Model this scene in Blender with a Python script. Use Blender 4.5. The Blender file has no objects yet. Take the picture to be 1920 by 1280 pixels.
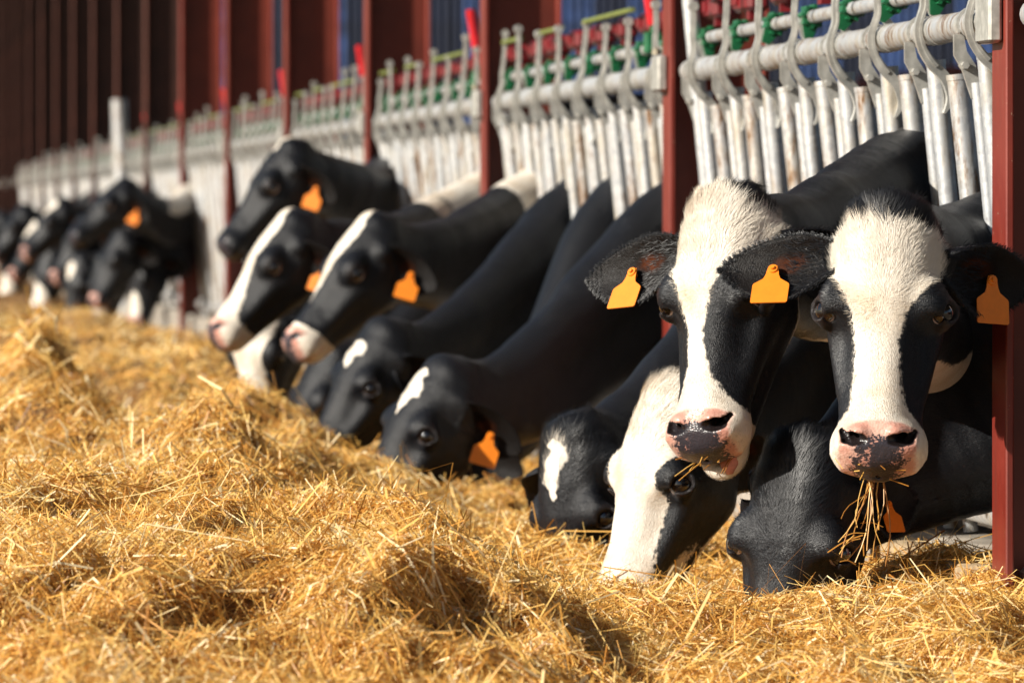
import bpy, math, random
import numpy as np
from mathutils import Matrix, Vector

# ------------------------------------------------------------------ camera, light, exposure
S = bpy.context.scene
COL = S.collection
FPX = 11680.0                       # focal length in pixels of a 1920 px wide picture
TH = math.atan(1255.0 / FPX)        # angle between the lens axis and the feed line
CX, CZ = -2.27, 0.85                # camera distance from the feed line, height
HORY = 395.0
FW = np.array([math.sin(TH), math.cos(TH), 0.0])
RT = np.array([math.cos(TH), -math.sin(TH), 0.0])
CAMP = np.array([CX, 0.0, CZ])

cam = bpy.data.cameras.new('camera')
cam.sensor_width = 36.0
cam.lens = 36.0 * FPX / 1920.0
cam.shift_y = -(640.0 - HORY) / 1920.0
cam.clip_start = 0.5
cam.clip_end = 3000.0
cam.dof.use_dof = True
cam.dof.focus_distance = 11.9
cam.dof.aperture_fstop = 8.0
camo = bpy.data.objects.new('camera', cam)
camo.location = (CX, 0, CZ)
camo.rotation_euler = (math.pi / 2, 0, -TH)
COL.objects.link(camo)
S.camera = camo

SUN = np.array([-0.86, -0.30, 0.46])
SUN = SUN / np.linalg.norm(SUN)
world = bpy.data.worlds.new('World')
S.world = world
world.use_nodes = True
wn = world.node_tree
wn.nodes.clear()
sky = wn.nodes.new('ShaderNodeTexSky')
sky.sky_type = 'NISHITA'
sky.sun_disc = False
sky.sun_elevation = math.asin(SUN[2])
sky.sun_rotation = math.atan2(SUN[0], SUN[1])
bg = wn.nodes.new('ShaderNodeBackground')
bg.inputs['Strength'].default_value = 0.05
wo = wn.nodes.new('ShaderNodeOutputWorld')
wn.links.new(sky.outputs[0], bg.inputs[0])
wn.links.new(bg.outputs[0], wo.inputs[0])

sl = bpy.data.lights.new('sun', 'SUN')
sl.energy = 5.0
sl.angle = math.radians(0.5)
sl.color = (1.0, 0.935, 0.83)
so = bpy.data.objects.new('sun', sl)
so.rotation_euler = Vector(SUN).to_track_quat('Z', 'Y').to_euler()
so.location = (-20, -5, 20)
COL.objects.link(so)

S.view_settings.view_transform = 'Standard'
S.view_settings.look = 'None'
S.view_settings.exposure = 0.58
S.view_settings.gamma = 1.0
S.view_settings.use_curve_mapping = False

rng = np.random.default_rng(7)
random.seed(7)


def unproj(px, py, Z):
    return CAMP + RT * ((px - 960.0) / FPX * Z) + FW * Z + np.array([0, 0, (HORY - py) / FPX * Z])


# ------------------------------------------------------------------ noise in numpy
_perm = np.random.default_rng(3).permutation(256).astype(np.int32)
_perm = np.concatenate([_perm, _perm, _perm])
_grad = np.random.default_rng(4).normal(size=(256, 3)).astype(np.float32)
_grad /= np.linalg.norm(_grad, axis=1)[:, None]


def perlin(x, y, z):
    x = np.asarray(x, np.float32); y = np.asarray(y, np.float32); z = np.asarray(z, np.float32)
    xi = np.floor(x).astype(np.int32); yi = np.floor(y).astype(np.int32); zi = np.floor(z).astype(np.int32)
    xf = x - xi; yf = y - yi; zf = z - zi
    u = xf * xf * (3 - 2 * xf); v = yf * yf * (3 - 2 * yf); w = zf * zf * (3 - 2 * zf)
    out = 0
    for a in (0, 1):
        for b in (0, 1):
            for c in (0, 1):
                g = _grad[_perm[_perm[_perm[(xi + a) & 255] + ((yi + b) & 255)] + ((zi + c) & 255)]]
                dot = g[..., 0] * (xf - a) + g[..., 1] * (yf - b) + g[..., 2] * (zf - c)
                out = out + dot * (u if a else 1 - u) * (v if b else 1 - v) * (w if c else 1 - w)
    return out * 1.5


def fbm(x, y, z, octv=3):
    s, a, f = 0, 1.0, 1.0
    for i in range(octv):
        s = s + a * perlin(x * f + 17.3 * i, y * f + 5.1 * i, z * f + 9.7 * i)
        a *= .5; f *= 2.03
    return s


def sstep(a, b, x):
    t = np.clip((x - a) / (b - a), 0, 1)
    return t * t * (3 - 2 * t)


# ------------------------------------------------------------------ object helpers
def mesh_from(name, verts, faces, mat=None, smooth=True):
    """verts (n,3) array, faces (m,k) array or list of arrays"""
    me = bpy.data.meshes.new(name)
    verts = np.asarray(verts, np.float32)
    if isinstance(faces, list):
        groups = [np.asarray(f, np.int32) for f in faces if len(f)]
    else:
        groups = [np.asarray(faces, np.int32)]
    loops = np.concatenate([g.ravel() for g in groups])
    tot = np.concatenate([np.full(len(g), g.shape[1], np.int32) for g in groups])
    st = np.concatenate([[0], np.cumsum(tot)[:-1]]).astype(np.int32)
    me.vertices.add(len(verts)); me.vertices.foreach_set('co', verts.ravel())
    me.loops.add(len(loops)); me.loops.foreach_set('vertex_index', loops)
    me.polygons.add(len(tot)); me.polygons.foreach_set('loop_start', st)
    me.polygons.foreach_set('use_smooth', np.full(len(tot), bool(smooth)))
    me.update(calc_edges=True)
    me.validate()
    if mat is not None:
        for m in (mat if isinstance(mat, (list, tuple)) else [mat]):
            me.materials.append(m)
    return me


def fattr(me, name, arr):
    at = me.attributes.new(name, 'FLOAT', 'POINT')
    at.data.foreach_set('value', np.asarray(arr, np.float32))


def vattr(me, name, arr):
    at = me.attributes.new(name, 'FLOAT_VECTOR', 'POINT')
    at.data.foreach_set('vector', np.asarray(arr, np.float32).ravel())


def link(name, me, parent=None, loc=None):
    o = bpy.data.objects.new(name, me)
    COL.objects.link(o)
    if parent is not None:
        o.parent = parent
    if loc is not None:
        o.location = loc
    return o


def tag(o, label=None, cat=None, group=None, kind=None):
    if label: o['label'] = label
    if cat: o['category'] = cat
    if group: o['group'] = group
    if kind: o['kind'] = kind
    return o


def empty(name, loc):
    return link(name, None, None, loc)


class MB:
    """collects shapes into one mesh"""
    def __init__(self):
        self.v = []; self.f3 = []; self.f4 = []; self.n = 0

    def add(self, v, f):
        v = np.asarray(v, np.float32)
        f = np.asarray(f, np.int32) + self.n
        self.v.append(v); self.n += len(v)
        (self.f4 if f.shape[1] == 4 else self.f3).append(f)

    def box(self, lo, hi, bev=0.0):
        x0, y0, z0 = lo; x1, y1, z1 = hi
        b = min(bev, (x1 - x0) * .45, (y1 - y0) * .45, (z1 - z0) * .45)
        if b <= 0:
            v = [(x, y, z) for z in (z0, z1) for y in (y0, y1) for x in (x0, x1)]
            f = [(0, 2, 3, 1), (4, 5, 7, 6), (0, 1, 5, 4), (2, 6, 7, 3), (0, 4, 6, 2), (1, 3, 7, 5)]
            self.add(v, f); return
        # bevelled in the xy outline and at the ends along z
        def ring(i, z):
            return [(x0 + b + i, y0 + i, z), (x1 - b - i, y0 + i, z), (x1 - i, y0 + b + i, z), (x1 - i, y1 - b - i, z),
                    (x1 - b - i, y1 - i, z), (x0 + b + i, y1 - i, z), (x0 + i, y1 - b - i, z), (x0 + i, y0 + b + i, z)]
        rings = [ring(b * .9, z0), ring(0, z0 + b), ring(0, z1 - b), ring(b * .9, z1)]
        v = [p for r in rings for p in r]
        f = []
        for k in range(3):
            for i in range(8):
                f.append((k * 8 + i, k * 8 + (i + 1) % 8, (k + 1) * 8 + (i + 1) % 8, (k + 1) * 8 + i))
        self.add(v, f)
        c0 = len(v)
        base = self.n - len(v)
        for off, flip in ((0, 1), (24, 0)):
            q = [(off + 0, off + 1, off + 2, off + 3), (off + 0, off + 3, off + 4, off + 7), (off + 4, off + 5, off + 6, off + 7)]
            q = np.array(q)
            if flip: q = q[:, ::-1]
            self.f4.append((q + base).astype(np.int32))

    def tube(self, pts, r, seg=10, caps=True):
        pts = np.asarray(pts, float)
        n = len(pts)
        r = np.full(n, r) if np.isscalar(r) else np.asarray(r)
        tan = np.gradient(pts, axis=0)
        tan /= np.linalg.norm(tan, axis=1)[:, None] + 1e-9
        up = np.array([0, 0, 1.0]) if abs(tan[0][2]) < .9 else np.array([1.0, 0, 0])
        V = []
        for i in range(n):
            a = np.cross(tan[i], up); a /= np.linalg.norm(a) + 1e-9
            b = np.cross(a, tan[i])
            up = b
            t = np.linspace(0, 2 * np.pi, seg, endpoint=False)
            V.append(pts[i] + r[i] * (np.cos(t)[:, None] * a + np.sin(t)[:, None] * b))
        V = np.concatenate(V)
        F = []
        for k in range(n - 1):
            for i in range(seg):
                j = (i + 1) % seg
                F.append((k * seg + i, (k + 1) * seg + i, (k + 1) * seg + j, k * seg + j))
        base = self.n
        self.add(V, F)
        if caps:
            self.add([pts[0], pts[-1]], [(0, 0, 0)])
            self.f3.pop()
            c0, c1 = self.n - 2, self.n - 1
            T = []
            for i in range(seg):
                j = (i + 1) % seg
                T.append((c0, base + i, base + j))
                T.append((c1, base + (n - 1) * seg + j, base + (n - 1) * seg + i))
            self.f3.append(np.array(T, np.int32))

    def plate(self, pts2, half, axis_pts=None, thick=.006):
        """ribbon plate in the xz plane following pts2 [(x,z)], half widths, thickness along y"""
        p = np.asarray(pts2, float); n = len(p)
        half = np.full(n, half) if np.isscalar(half) else np.asarray(half)
        t = np.gradient(p, axis=0); t /= np.linalg.norm(t, axis=1)[:, None]
        nn = np.stack([-t[:, 1], t[:, 0]], 1)
        L = p + nn * half[:, None]; R = p - nn * half[:, None]
        V = []
        for y in (-thick, thick):
            for side in (L, R):
                V.append(np.stack([side[:, 0], np.full(n, y), side[:, 1]], 1))
        V = np.concatenate(V)
        F = []
        for i in range(n - 1):
            F += [(i, i + 1, n + i + 1, n + i), (2 * n + i, 3 * n + i, 3 * n + i + 1, 2 * n + i + 1),
                  (i, 2 * n + i, 2 * n + i + 1, i + 1), (n + i, n + i + 1, 3 * n + i + 1, 3 * n + i)]
        F += [(0, n, 3 * n, 2 * n), (n - 1, 3 * n - 1, 4 * n - 1, 2 * n - 1)]
        self.add(V, F)

    def mesh(self, name, mat, smooth=True, sharp=None):
        fs = []
        if self.f4: fs.append(np.concatenate(self.f4))
        if self.f3: fs.append(np.concatenate(self.f3))
        me = mesh_from(name, np.concatenate(self.v), fs, mat, smooth)
        if smooth:
            try:
                me.set_sharp_from_angle(angle=math.radians(sharp or 40))
            except Exception:
                pass
        return me


# ------------------------------------------------------------------ materials
class NT:
    def __init__(self, name):
        self.m = bpy.data.materials.new(name)
        self.m.use_nodes = True
        self.t = self.m.node_tree
        self.t.nodes.clear()
        self.out = self.t.nodes.new('ShaderNodeOutputMaterial')

    def n(self, typ, ins=None, **kw):
        nd = self.t.nodes.new(typ)
        for k, v in kw.items():
            setattr(nd, k, v)
        for k, v in (ins or {}).items():
            if isinstance(v, bpy.types.NodeSocket):
                self.t.links.new(v, nd.inputs[k])
            else:
                nd.inputs[k].default_value = v
        return nd

    def math(self, op, a, b=0.0, c=0.0, clamp=False):
        nd = self.n('ShaderNodeMath', {0: a, 1: b, 2: c}, operation=op)
        nd.use_clamp = clamp
        return nd.outputs[0]

    def mix(self, f, a, b, blend='MIX'):
        nd = self.t.nodes.new('ShaderNodeMix')
        nd.data_type = 'RGBA'; nd.blend_type = blend
        for i, v in ((0, f), (6, a), (7, b)):
            if isinstance(v, bpy.types.NodeSocket):
                self.t.links.new(v, nd.inputs[i])
            else:
                nd.inputs[i].default_value = v if i == 0 else (tuple(v) + (1,))[:4]
        return nd.outputs[2]

    def noise(self, vec, scale, detail=3, rough=.5, dist=0.0):
        return self.n('ShaderNodeTexNoise', {'Vector': vec, 'Scale': scale, 'Detail': detail, 'Roughness': rough, 'Distortion': dist}).outputs['Fac']

    def smooth(self, x, a, b):
        nd = self.n('ShaderNodeMapRange', {'Value': x, 'From Min': a, 'From Max': b})
        nd.interpolation_type = 'SMOOTHSTEP'
        return nd.outputs[0]

    def attr(self, name):
        return self.n('ShaderNodeAttribute', attribute_name=name)

    def coord(self, which='Object'):
        return self.n('ShaderNodeTexCoord').outputs[which]

    def scalev(self, v, s):
        return self.n('ShaderNodeVectorMath', {0: v, 1: s}, operation='MULTIPLY').outputs[0]

    def bump(self, h, strength, dist):
        return self.n('ShaderNodeBump', {'Height': h, 'Strength': strength, 'Distance': dist}).outputs[0]

    def bsdf(self, ins):
        b = self.n('ShaderNodeBsdfPrincipled', ins)
        self.t.links.new(b.outputs[0], self.out.inputs[0])
        return b


def plain(name, col, rough=.5, metal=0.0, var=.25, scale=8.0, bump=.0):
    k = NT(name)
    c = k.coord()
    nz = k.noise(c, scale, 4, .6)
    cc = k.mix(k.smooth(nz, .3, .75), tuple(x * (1 - var) for x in col), tuple(min(1, x * (1 + var)) for x in col))
    ins = {'Base Color': cc, 'Roughness': rough, 'Metallic': metal}
    if bump:
        ins['Normal'] = k.bump(k.noise(c, scale * 6, 4, .6), bump, .01)
    k.bsdf(ins)
    return k.m


def make_coat():
    k = NT('cow_coat')
    rest = k.attr('rest').outputs['Vector']
    w = k.attr('white').outputs['Fac']
    pk = k.attr('pink').outputs['Fac']
    ei = k.attr('ear').outputs['Fac']
    n1 = k.noise(rest, 55, 4, .65)
    n2 = k.noise(k.scalev(rest, (90, 300, 300)), 1.0, 3, .6)
    edge = k.math('ADD', w, k.math('MULTIPLY', k.math('SUBTRACT', n1, .5), .022))
    edge = k.math('ADD', edge, k.math('MULTIPLY', k.math('SUBTRACT', n2, .5), .012))
    fw = k.smooth(edge, -.0025, .0035)
    # white hair, creamy, soiled in places
    dirt = k.noise(rest, 7, 5, .65)
    whitec = k.mix(k.smooth(dirt, .42, .74), (.83, .77, .67), (.62, .50, .36))
    strand = k.noise(k.scalev(rest, (60, 420, 420)), 1.0, 2, .6)
    whitec = k.mix(k.smooth(strand, .35, .7), k.mix(.22, whitec, (.45, .36, .27)), whitec)
    # black hair with brownish sun-bleached areas and dust
    br = k.noise(rest, 5, 4, .6)
    blackc = k.mix(k.smooth(br, .5, .8), (.0038, .0044, .0066), (.0105, .009, .0088))
    dust = k.noise(k.scalev(rest, (40, 130, 130)), 1.0, 4, .75)
    blackc = k.mix(k.math('MULTIPLY', k.smooth(dust, .62, .85), .22), blackc, (.075, .06, .05))
    col = k.mix(fw, blackc, whitec)
    # inside of the ear, thin brown skin; orange mid patch also paints in backlit glow
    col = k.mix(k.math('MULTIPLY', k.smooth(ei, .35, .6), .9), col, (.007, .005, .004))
    col = k.mix(k.math('MULTIPLY', k.smooth(ei, .72, 1.0), k.smooth(k.noise(rest, 22, 3, .6), .35, .65)), col, (.12, .032, .010))
    # nose skin: pink with dark blotches
    fp = k.smooth(k.math('ADD', pk, k.math('MULTIPLY', k.math('SUBTRACT', n1, .5), .02)), -.004, .008)
    sp = k.attr('spot').outputs['Fac']
    spn = k.noise(rest, 60, 3, .6)
    spn2 = k.noise(rest, 190, 2, .6)
    fsp = k.smooth(k.math('ADD', k.math('ADD', sp, k.math('MULTIPLY', k.math('SUBTRACT', spn, .5), 2.4)), k.math('MULTIPLY', k.math('SUBTRACT', spn2, .5), 1.7)), -.15, .3)
    pinkc = k.mix(k.smooth(k.noise(rest, 30, 3, .6), .35, .7), (.52, .25, .19), (.72, .46, .37))
    skin = k.mix(fsp, pinkc, (.035, .03, .036))
    col = k.mix(fp, col, skin)
    # skin around the eyes, nostrils and lips
    dk = k.attr('rim').outputs['Fac']
    col = k.mix(k.smooth(dk, .25, .9), col, (.012, .008, .008))
    fur = k.noise(k.scalev(rest, (140, 520, 520)), 1.0, 3, .65)
    nose_pits = k.n('ShaderNodeTexVoronoi', {'Vector': rest, 'Scale': 210.0}).outputs['Distance']
    hh = k.n('ShaderNodeMix', {0: fp, 2: fur, 3: k.math('MULTIPLY', nose_pits, .35)})
    big = k.noise(rest, 18, 4, .6)
    hgt = k.math('ADD', hh.outputs[0], k.math('MULTIPLY', big, 2.0))
    rough = k.n('ShaderNodeMix', {0: fp, 2: k.math('ADD', .34, k.math('MULTIPLY', k.noise(rest, 9, 4, .7), .20)), 3: .30}).outputs[0]
    b = k.bsdf({'Base Color': col, 'Roughness': rough, 'Normal': k.bump(hgt, .48, .004),
                'Specular IOR Level': k.math('SUBTRACT', .36, k.math('MULTIPLY', ei, .32)),
                'Sheen Weight': k.math('MULTIPLY', k.math('SUBTRACT', 1.0, ei), .035), 'Sheen Roughness': .4, 'Sheen Tint': (.75, .85, 1.0, 1)})
    # thin ears let light through
    tr = k.n('ShaderNodeBsdfTranslucent', {'Color': (.55, .13, .03, 1)})
    ms = k.n('ShaderNodeMixShader', {0: k.math('MULTIPLY', k.smooth(ei, .62, 1.0), .32), 1: b.outputs[0], 2: tr.outputs[0]})
    k.t.links.new(ms.outputs[0], k.out.inputs[0])
    return k.m


def make_galv(name='galvanised_steel', amt=0.0):
    k = NT(name)
    c = k.coord()
    rnd = k.n('ShaderNodeObjectInfo').outputs['Random']
    off = k.n('ShaderNodeVectorMath', {0: c, 1: k.n('ShaderNodeCombineXYZ', {0: k.math('MULTIPLY', rnd, 37.0), 1: k.math('MULTIPLY', rnd, 91.0), 2: k.math('MULTIPLY', rnd, 53.0)}).outputs[0]}, operation='ADD').outputs[0]
    spang = k.n('ShaderNodeTexVoronoi', {'Vector': off, 'Scale': 70.0}).outputs['Color']
    sv = k.n('ShaderNodeSeparateColor', {0: spang}).outputs[0]
    col = k.mix(k.math('MULTIPLY', sv, .7), (.50, .52, .54), (.75, .75, .74))
    dirt = k.noise(k.scalev(off, (14, 14, 4)), 1.0, 5, .7)
    col = k.mix(k.math('MULTIPLY', k.smooth(dirt, .46 - amt * .06, .70), .62), col, (.42, .33, .19))
    rust = k.noise(k.scalev(off, (22, 22, 5)), 1.0, 5, .75)
    sel = k.smooth(rnd, .3 - amt, .9 - amt)
    col = k.mix(k.math('MULTIPLY', k.smooth(rust, .54 - amt * .05, .66), sel), col, (.24, .125, .05))
    col = k.mix(k.math('MULTIPLY', k.smooth(rust, .64 - amt * .03, .72), sel), col, (.07, .035, .02))
    k.bsdf({'Base Color': col, 'Roughness': k.math('ADD', .34, k.math('MULTIPLY', dirt, .3)), 'Metallic': .55,
            'Normal': k.bump(k.noise(off, 60, 4, .6), .25, .003)})
    return k.m


def make_red():
    k = NT('red_paint')
    c = k.coord()
    nz = k.noise(c, 5, 5, .65)
    st = k.noise(k.scalev(c, (40, 40, 2.5)), 1.0, 4, .6)
    col = k.mix(k.smooth(nz, .3, .75), (.165, .019, .011), (.225, .031, .018))
    col = k.mix(k.math('MULTIPLY', k.smooth(st, .52, .75), .6), col, (.11, .026, .018))
    dust = k.noise(k.scalev(c, (9, 9, 3)), 1.0, 5, .7)
    col = k.mix(k.math('MULTIPLY', k.smooth(dust, .55, .8), .4), col, (.30, .19, .12))
    chip = k.noise(c, 60, 3, .7)
    col = k.mix(k.smooth(chip, .685, .72), col, (.35, .22, .15))
    k.bsdf({'Base Color': col, 'Roughness': k.math('ADD', .3, k.math('MULTIPLY', nz, .3)), 'Normal': k.bump(nz, .1, .01)})
    return k.m


def make_straw(loose=True):
    k = NT('straw' if loose else 'straw_bed')
    if loose:
        t = k.attr('tone').outputs['Fac']
        rmp = k.n('ShaderNodeValToRGB', {0: t})
        cr = rmp.color_ramp
        cr.elements[0].position = 0.0; cr.elements[0].color = (.20, .072, .012, 1)
        cr.elements[1].position = 1.0; cr.elements[1].color = (.94, .82, .54, 1)
        for p, cc in ((.22, (.52, .225, .038, 1)), (.5, (.78, .425, .088, 1)), (.78, (.87, .60, .19, 1))):
            e = cr.elements.new(p); e.color = cc
        b = k.bsdf({'Base Color': rmp.outputs[0], 'Roughness': .42, 'Specular IOR Level': .45})
        tr = k.n('ShaderNodeBsdfTranslucent', {'Color': rmp.outputs[0]})
        ms = k.n('ShaderNodeMixShader', {0: .18, 1: b.outputs[0], 2: tr.outputs[0]})
        k.t.links.new(ms.outputs[0], k.out.inputs[0])
    else:
        c = k.coord()
        a = k.noise(k.scalev(c, (30, 60, 60)), 1.0, 5, .75)
        b2 = k.noise(c, 3.0, 4, .6)
        col = k.mix(k.smooth(a, .35, .7), (.14, .062, .017), (.50, .27, .08))
        col = k.mix(k.math('MULTIPLY', k.smooth(b2, .45, .7), .6), col, (.30, .15, .045))
        k.bsdf({'Base Color': col, 'Roughness': .8, 'Normal': k.bump(a, 1.0, .02)})
    return k.m


M_COAT = make_coat()
M_GALV = make_galv('galvanised_steel', .25)
M_GALVR = make_galv('rusty_galvanised_steel', 1.3)
M_RED = make_red()
M_STRAW = make_straw(True)
M_BED = make_straw(False)
M_REDP = plain('red_plastic', (.19, .010, .014), .4, 0, .25, 20)
M_REDH = plain('red_grip', (.55, .010, .018), .35, 0, .15, 20)
M_GREEN = plain('green_plastic', (.008, .125, .045), .38, 0, .25, 20)
M_ROD = plain('yellow_green_rod', (.20, .235, .055), .5, 0, .3, 12)
M_ZINC = plain('zinc_bracket', (.52, .51, .47), .36, .4, .25, 30)
M_BOLT = plain('bolt_steel', (.42, .37, .28), .35, .5, .35, 60)
M_TAG = plain('orange_tag', (.86, .235, .012), .42, 0, .06, 40)
M_CONC = plain('concrete', (.34, .30, .25), .85, 0, .3, 5, .4)
M_WOOD = plain('pale_wood', (.46, .34, .20), .75, 0, .3, 14, .4)
M_FLOOR = plain('barn_floor', (.18, .14, .10), .9, 0, .35, 2, .5)
M_GROUND = plain('ground', (.30, .21, .12), .95, 0, .3, .8, .5)
M_ROOF = plain('roof_sheet', (.20, .19, .18), .6, 0, .2, 1)
M_BLUE = plain('blue_sheet', (.055, .115, .31), .5, 0, .75, 1.6)
M_NAVY = plain('navy_sheet', (.012, .02, .05), .6, 0, .4, .8)
M_WEB = plain('web_shade_red_and_wall', (.150, .026, .014), .5, 0, .3, 3)  # column webs: shade between the flanges put into the red; also colours back wall
M_REDD = plain('brown_red_paint', (.105, .030, .018), .55, 0, .4, 2)  # browner, duller red for the far flanges
M_WEBD = plain('far_web_shade_brown', (.046, .0155, .0095), .6, 0, .4, 2)  # far column webs: deep shade of the barn end painted into the colour
M_TONGUE = plain('tongue', (.60, .25, .20), .3, 0, .2, 60, .3)


def make_eye():
    k = NT('eye')
    c = k.coord('Object')
    s = k.n('ShaderNodeSeparateXYZ', {0: c})
    x = s.outputs[0]                       # local x = gaze axis, radius 1
    col = k.mix(k.smooth(x, .22, .34), (.50, .40, .37), (.010, .005, .004))
    col = k.mix(k.smooth(x, .80, .84), col, (.003, .003, .004))
    k.bsdf({'Base Color': col, 'Roughness': .06, 'Specular IOR Level': .6, 'Coat Weight': 1.0, 'Coat Roughness': .03})
    return k.m


M_EYE = make_eye()

# ------------------------------------------------------------------ ground, kerb, barn
P0Y = 12.127
BAY = 5.0
NB = 14


def structure(name, me):
    return tag(link(name, me), kind='structure')


b = MB(); b.box((-400, -200, -.30), (400, 900, -.02)); structure('ground', b.mesh('ground', M_GROUND, False))
b = MB(); b.box((.26, 2.0, -.02), (14, 100, .02)); structure('barn_floor', b.mesh('barn_floor', M_FLOOR, False))
b = MB(); b.box((.04, 2.0, -.02), (.26, 100, .15), .012); structure('kerb', b.mesh('kerb', M_CONC, True))

roof = empty('barn_roof', (6, 50, 4.6))
tag(roof, 'grey sheet roof of the cattle barn above the red columns', 'roof')
b = MB()
b.add([(-.5, 2, 4.75), (14, 2, 6.8), (14, 100, 6.8), (-.5, 100, 4.75)], [(0, 3, 2, 1)])
b.add([(-.5, 2, 4.87), (14, 2, 6.92), (14, 100, 6.92), (-.5, 100, 4.87)], [(0, 1, 2, 3)])
b.add([(-.5, 2, 4.75), (-.5, 100, 4.75), (-.5, 100, 4.87), (-.5, 2, 4.87)], [(0, 3, 2, 1)])
b.v = [v - np.array([6, 50, 4.6], np.float32) for v in b.v]
link('sheeting', b.mesh('sheeting', M_ROOF, False), roof)
b = MB(); b.box((-5.98, -48, -.05), (-5.72, 50, .13))
link('eave_beam', b.mesh('eave_beam', M_RED, False), roof)

wall = empty('back_wall', (14.1, 50, 0))
tag(wall, 'dark red sheet wall along the back of the cattle barn', 'wall')
b = MB(); b.box((-.03, -.49, .02), (.03, .49, 3.0)); b.tube([(-.035, -.2, .03), (-.035, -.2, 2.99)], .03, 6); b.tube([(-.035, .25, .03), (-.035, .25, 2.99)], .03, 6)
ME_BW = b.mesh('wall_sheet', M_WEB, False)
for i in range(98):
    link('wall_sheet', ME_BW, wall, (0, -47.5 + i, 0))

shed = empty('farm_shed', (8, 108, 0))
tag(shed, 'blue sheet clad shed glimpsed between the red columns at top', 'shed')
sheet = {}
for q in range(3):
    b = MB()
    b.box((-.14, -.03, 0), (.14, .03, 7.0))
    b.tube([(-.10, -.035, .02), (-.10, -.035, 6.98)], .03, 6)
    b.tube([(.06, -.035, .02), (.06, -.035, 6.98)], .03, 6)
    sheet[q] = b.mesh('cladding_sheet', [M_BLUE, M_NAVY, M_BLUE][q], False)
for i in range(74):
    q = 1 if (i * 7 % 5 in (1, 3)) else 0
    link('cladding_sheet', sheet[q], shed, (-9.5 + i * .29, .0 if i % 2 else .02, 0))
b = MB(); b.box((-9.7, .05, 0), (12.2, 3.5, 7.0)); link('shed_frame', b.mesh('shed_frame', M_NAVY, False), shed)

# columns -----------------------------------------------------------
FWD = .075
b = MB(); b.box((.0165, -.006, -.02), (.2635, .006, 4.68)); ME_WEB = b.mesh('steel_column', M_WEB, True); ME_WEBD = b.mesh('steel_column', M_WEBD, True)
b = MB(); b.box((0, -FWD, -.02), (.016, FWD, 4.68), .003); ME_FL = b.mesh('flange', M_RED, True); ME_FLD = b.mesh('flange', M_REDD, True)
b = MB(); b.box((-.03, -.05, -.055), (-.002, .10, .045), .006); b.box((-.004, .077, -.05), (.07, .094, .04), .004)
ME_CLAMP = b.mesh('rail_clamp', M_ZINC, True)
b = MB(); b.tube([(0, 0, -.045), (0, 0, .05)], .006, 8)
b.tube([(0, 0, .03), (0, 0, .045)], .014, 6); b.tube([(0, 0, -.03), (0, 0, -.04)], .012, 6)
ME_BOLT = b.mesh('bolt', M_BOLT, False)
ORD = ['front', 'second', 'third', 'fourth', 'fifth', 'sixth', 'seventh', 'eighth', 'ninth', 'tenth', 'eleventh', 'twelfth',
       'thirteenth', 'fourteenth', 'fifteenth']
RAILZ = 1.235
for kcol in range(0, 18):
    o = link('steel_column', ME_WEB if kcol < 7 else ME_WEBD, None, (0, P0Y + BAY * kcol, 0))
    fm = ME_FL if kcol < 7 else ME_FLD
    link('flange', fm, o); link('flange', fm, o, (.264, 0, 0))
    if kcol == 0:
        lab = 'red steel column at the right edge beside the front cow ear'
    elif kcol < 7:
        lab = '%s red steel column counted from the right edge, rising through the feed barrier' % ORD[kcol]
    else:
        lab = 'blurred dark red column in the close row at the far left end of the barn'
    tag(o, lab, 'column', 'red steel columns along the barn front')
    c = link('rail_clamp', ME_CLAMP, o, (.0, 0, RAILZ))
    if kcol < 4:
        link('bolt', ME_BOLT, o, (-.012, .115, RAILZ + .02))

# ------------------------------------------------------------------ feed barrier
LEAN = math.tan(math.radians(5.6))
RX = .055                                        # rail axis in x
PITCH = .60


def leaned(z):                                   # x offset at height z (relative to rail)
    return -z * LEAN


def tube_mesh(name, r, z0, z1, mat, seg=10, cap_ring=False):
    b = MB()
    b.tube([(leaned(z0), 0, z0), (leaned(z1), 0, z1)], r, seg)
    if cap_ring:
        b.tube([(leaned(z0 + .012), 0, z0 + .012), (leaned(z0 - .0), 0, z0 - .0)], r * 1.06, seg)
    return b.mesh(name, mat, True)


ME_FIX = tube_mesh('fixed_tube', .0165, -.12, -1.08, M_GALV)
ME_SWING = tube_mesh('swing_tube', .021, -.075, -1.02, M_GALV, 12, True)
ME_WIDE = tube_mesh('stop_tube', .0245, -.085, -1.08, M_GALVR, 12, True)
# bracket : clamp loop over the rail with a flat tail that the thin tube is pinned to
b = MB()
ang = np.linspace(math.radians(-120), math.radians(120), 11) + math.pi / 2
b.plate(np.stack([np.cos(ang) * .0335, np.sin(ang) * .0335], 1), .003, thick=.012)
b.plate([(-.030, -.02), (-.026, -.06), (-.008, -.09), (.010, -.15)], [.010, .014, .015, .013], thick=.006)
b.tube([(-.018, -.024, -.085), (-.018, .024, -.085)], .008, 6)
ME_BRK = b.mesh('clamp_bracket', M_ZINC, True)
# hooks: an upright flat bar that bends round the rail and ends in a claw


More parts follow.
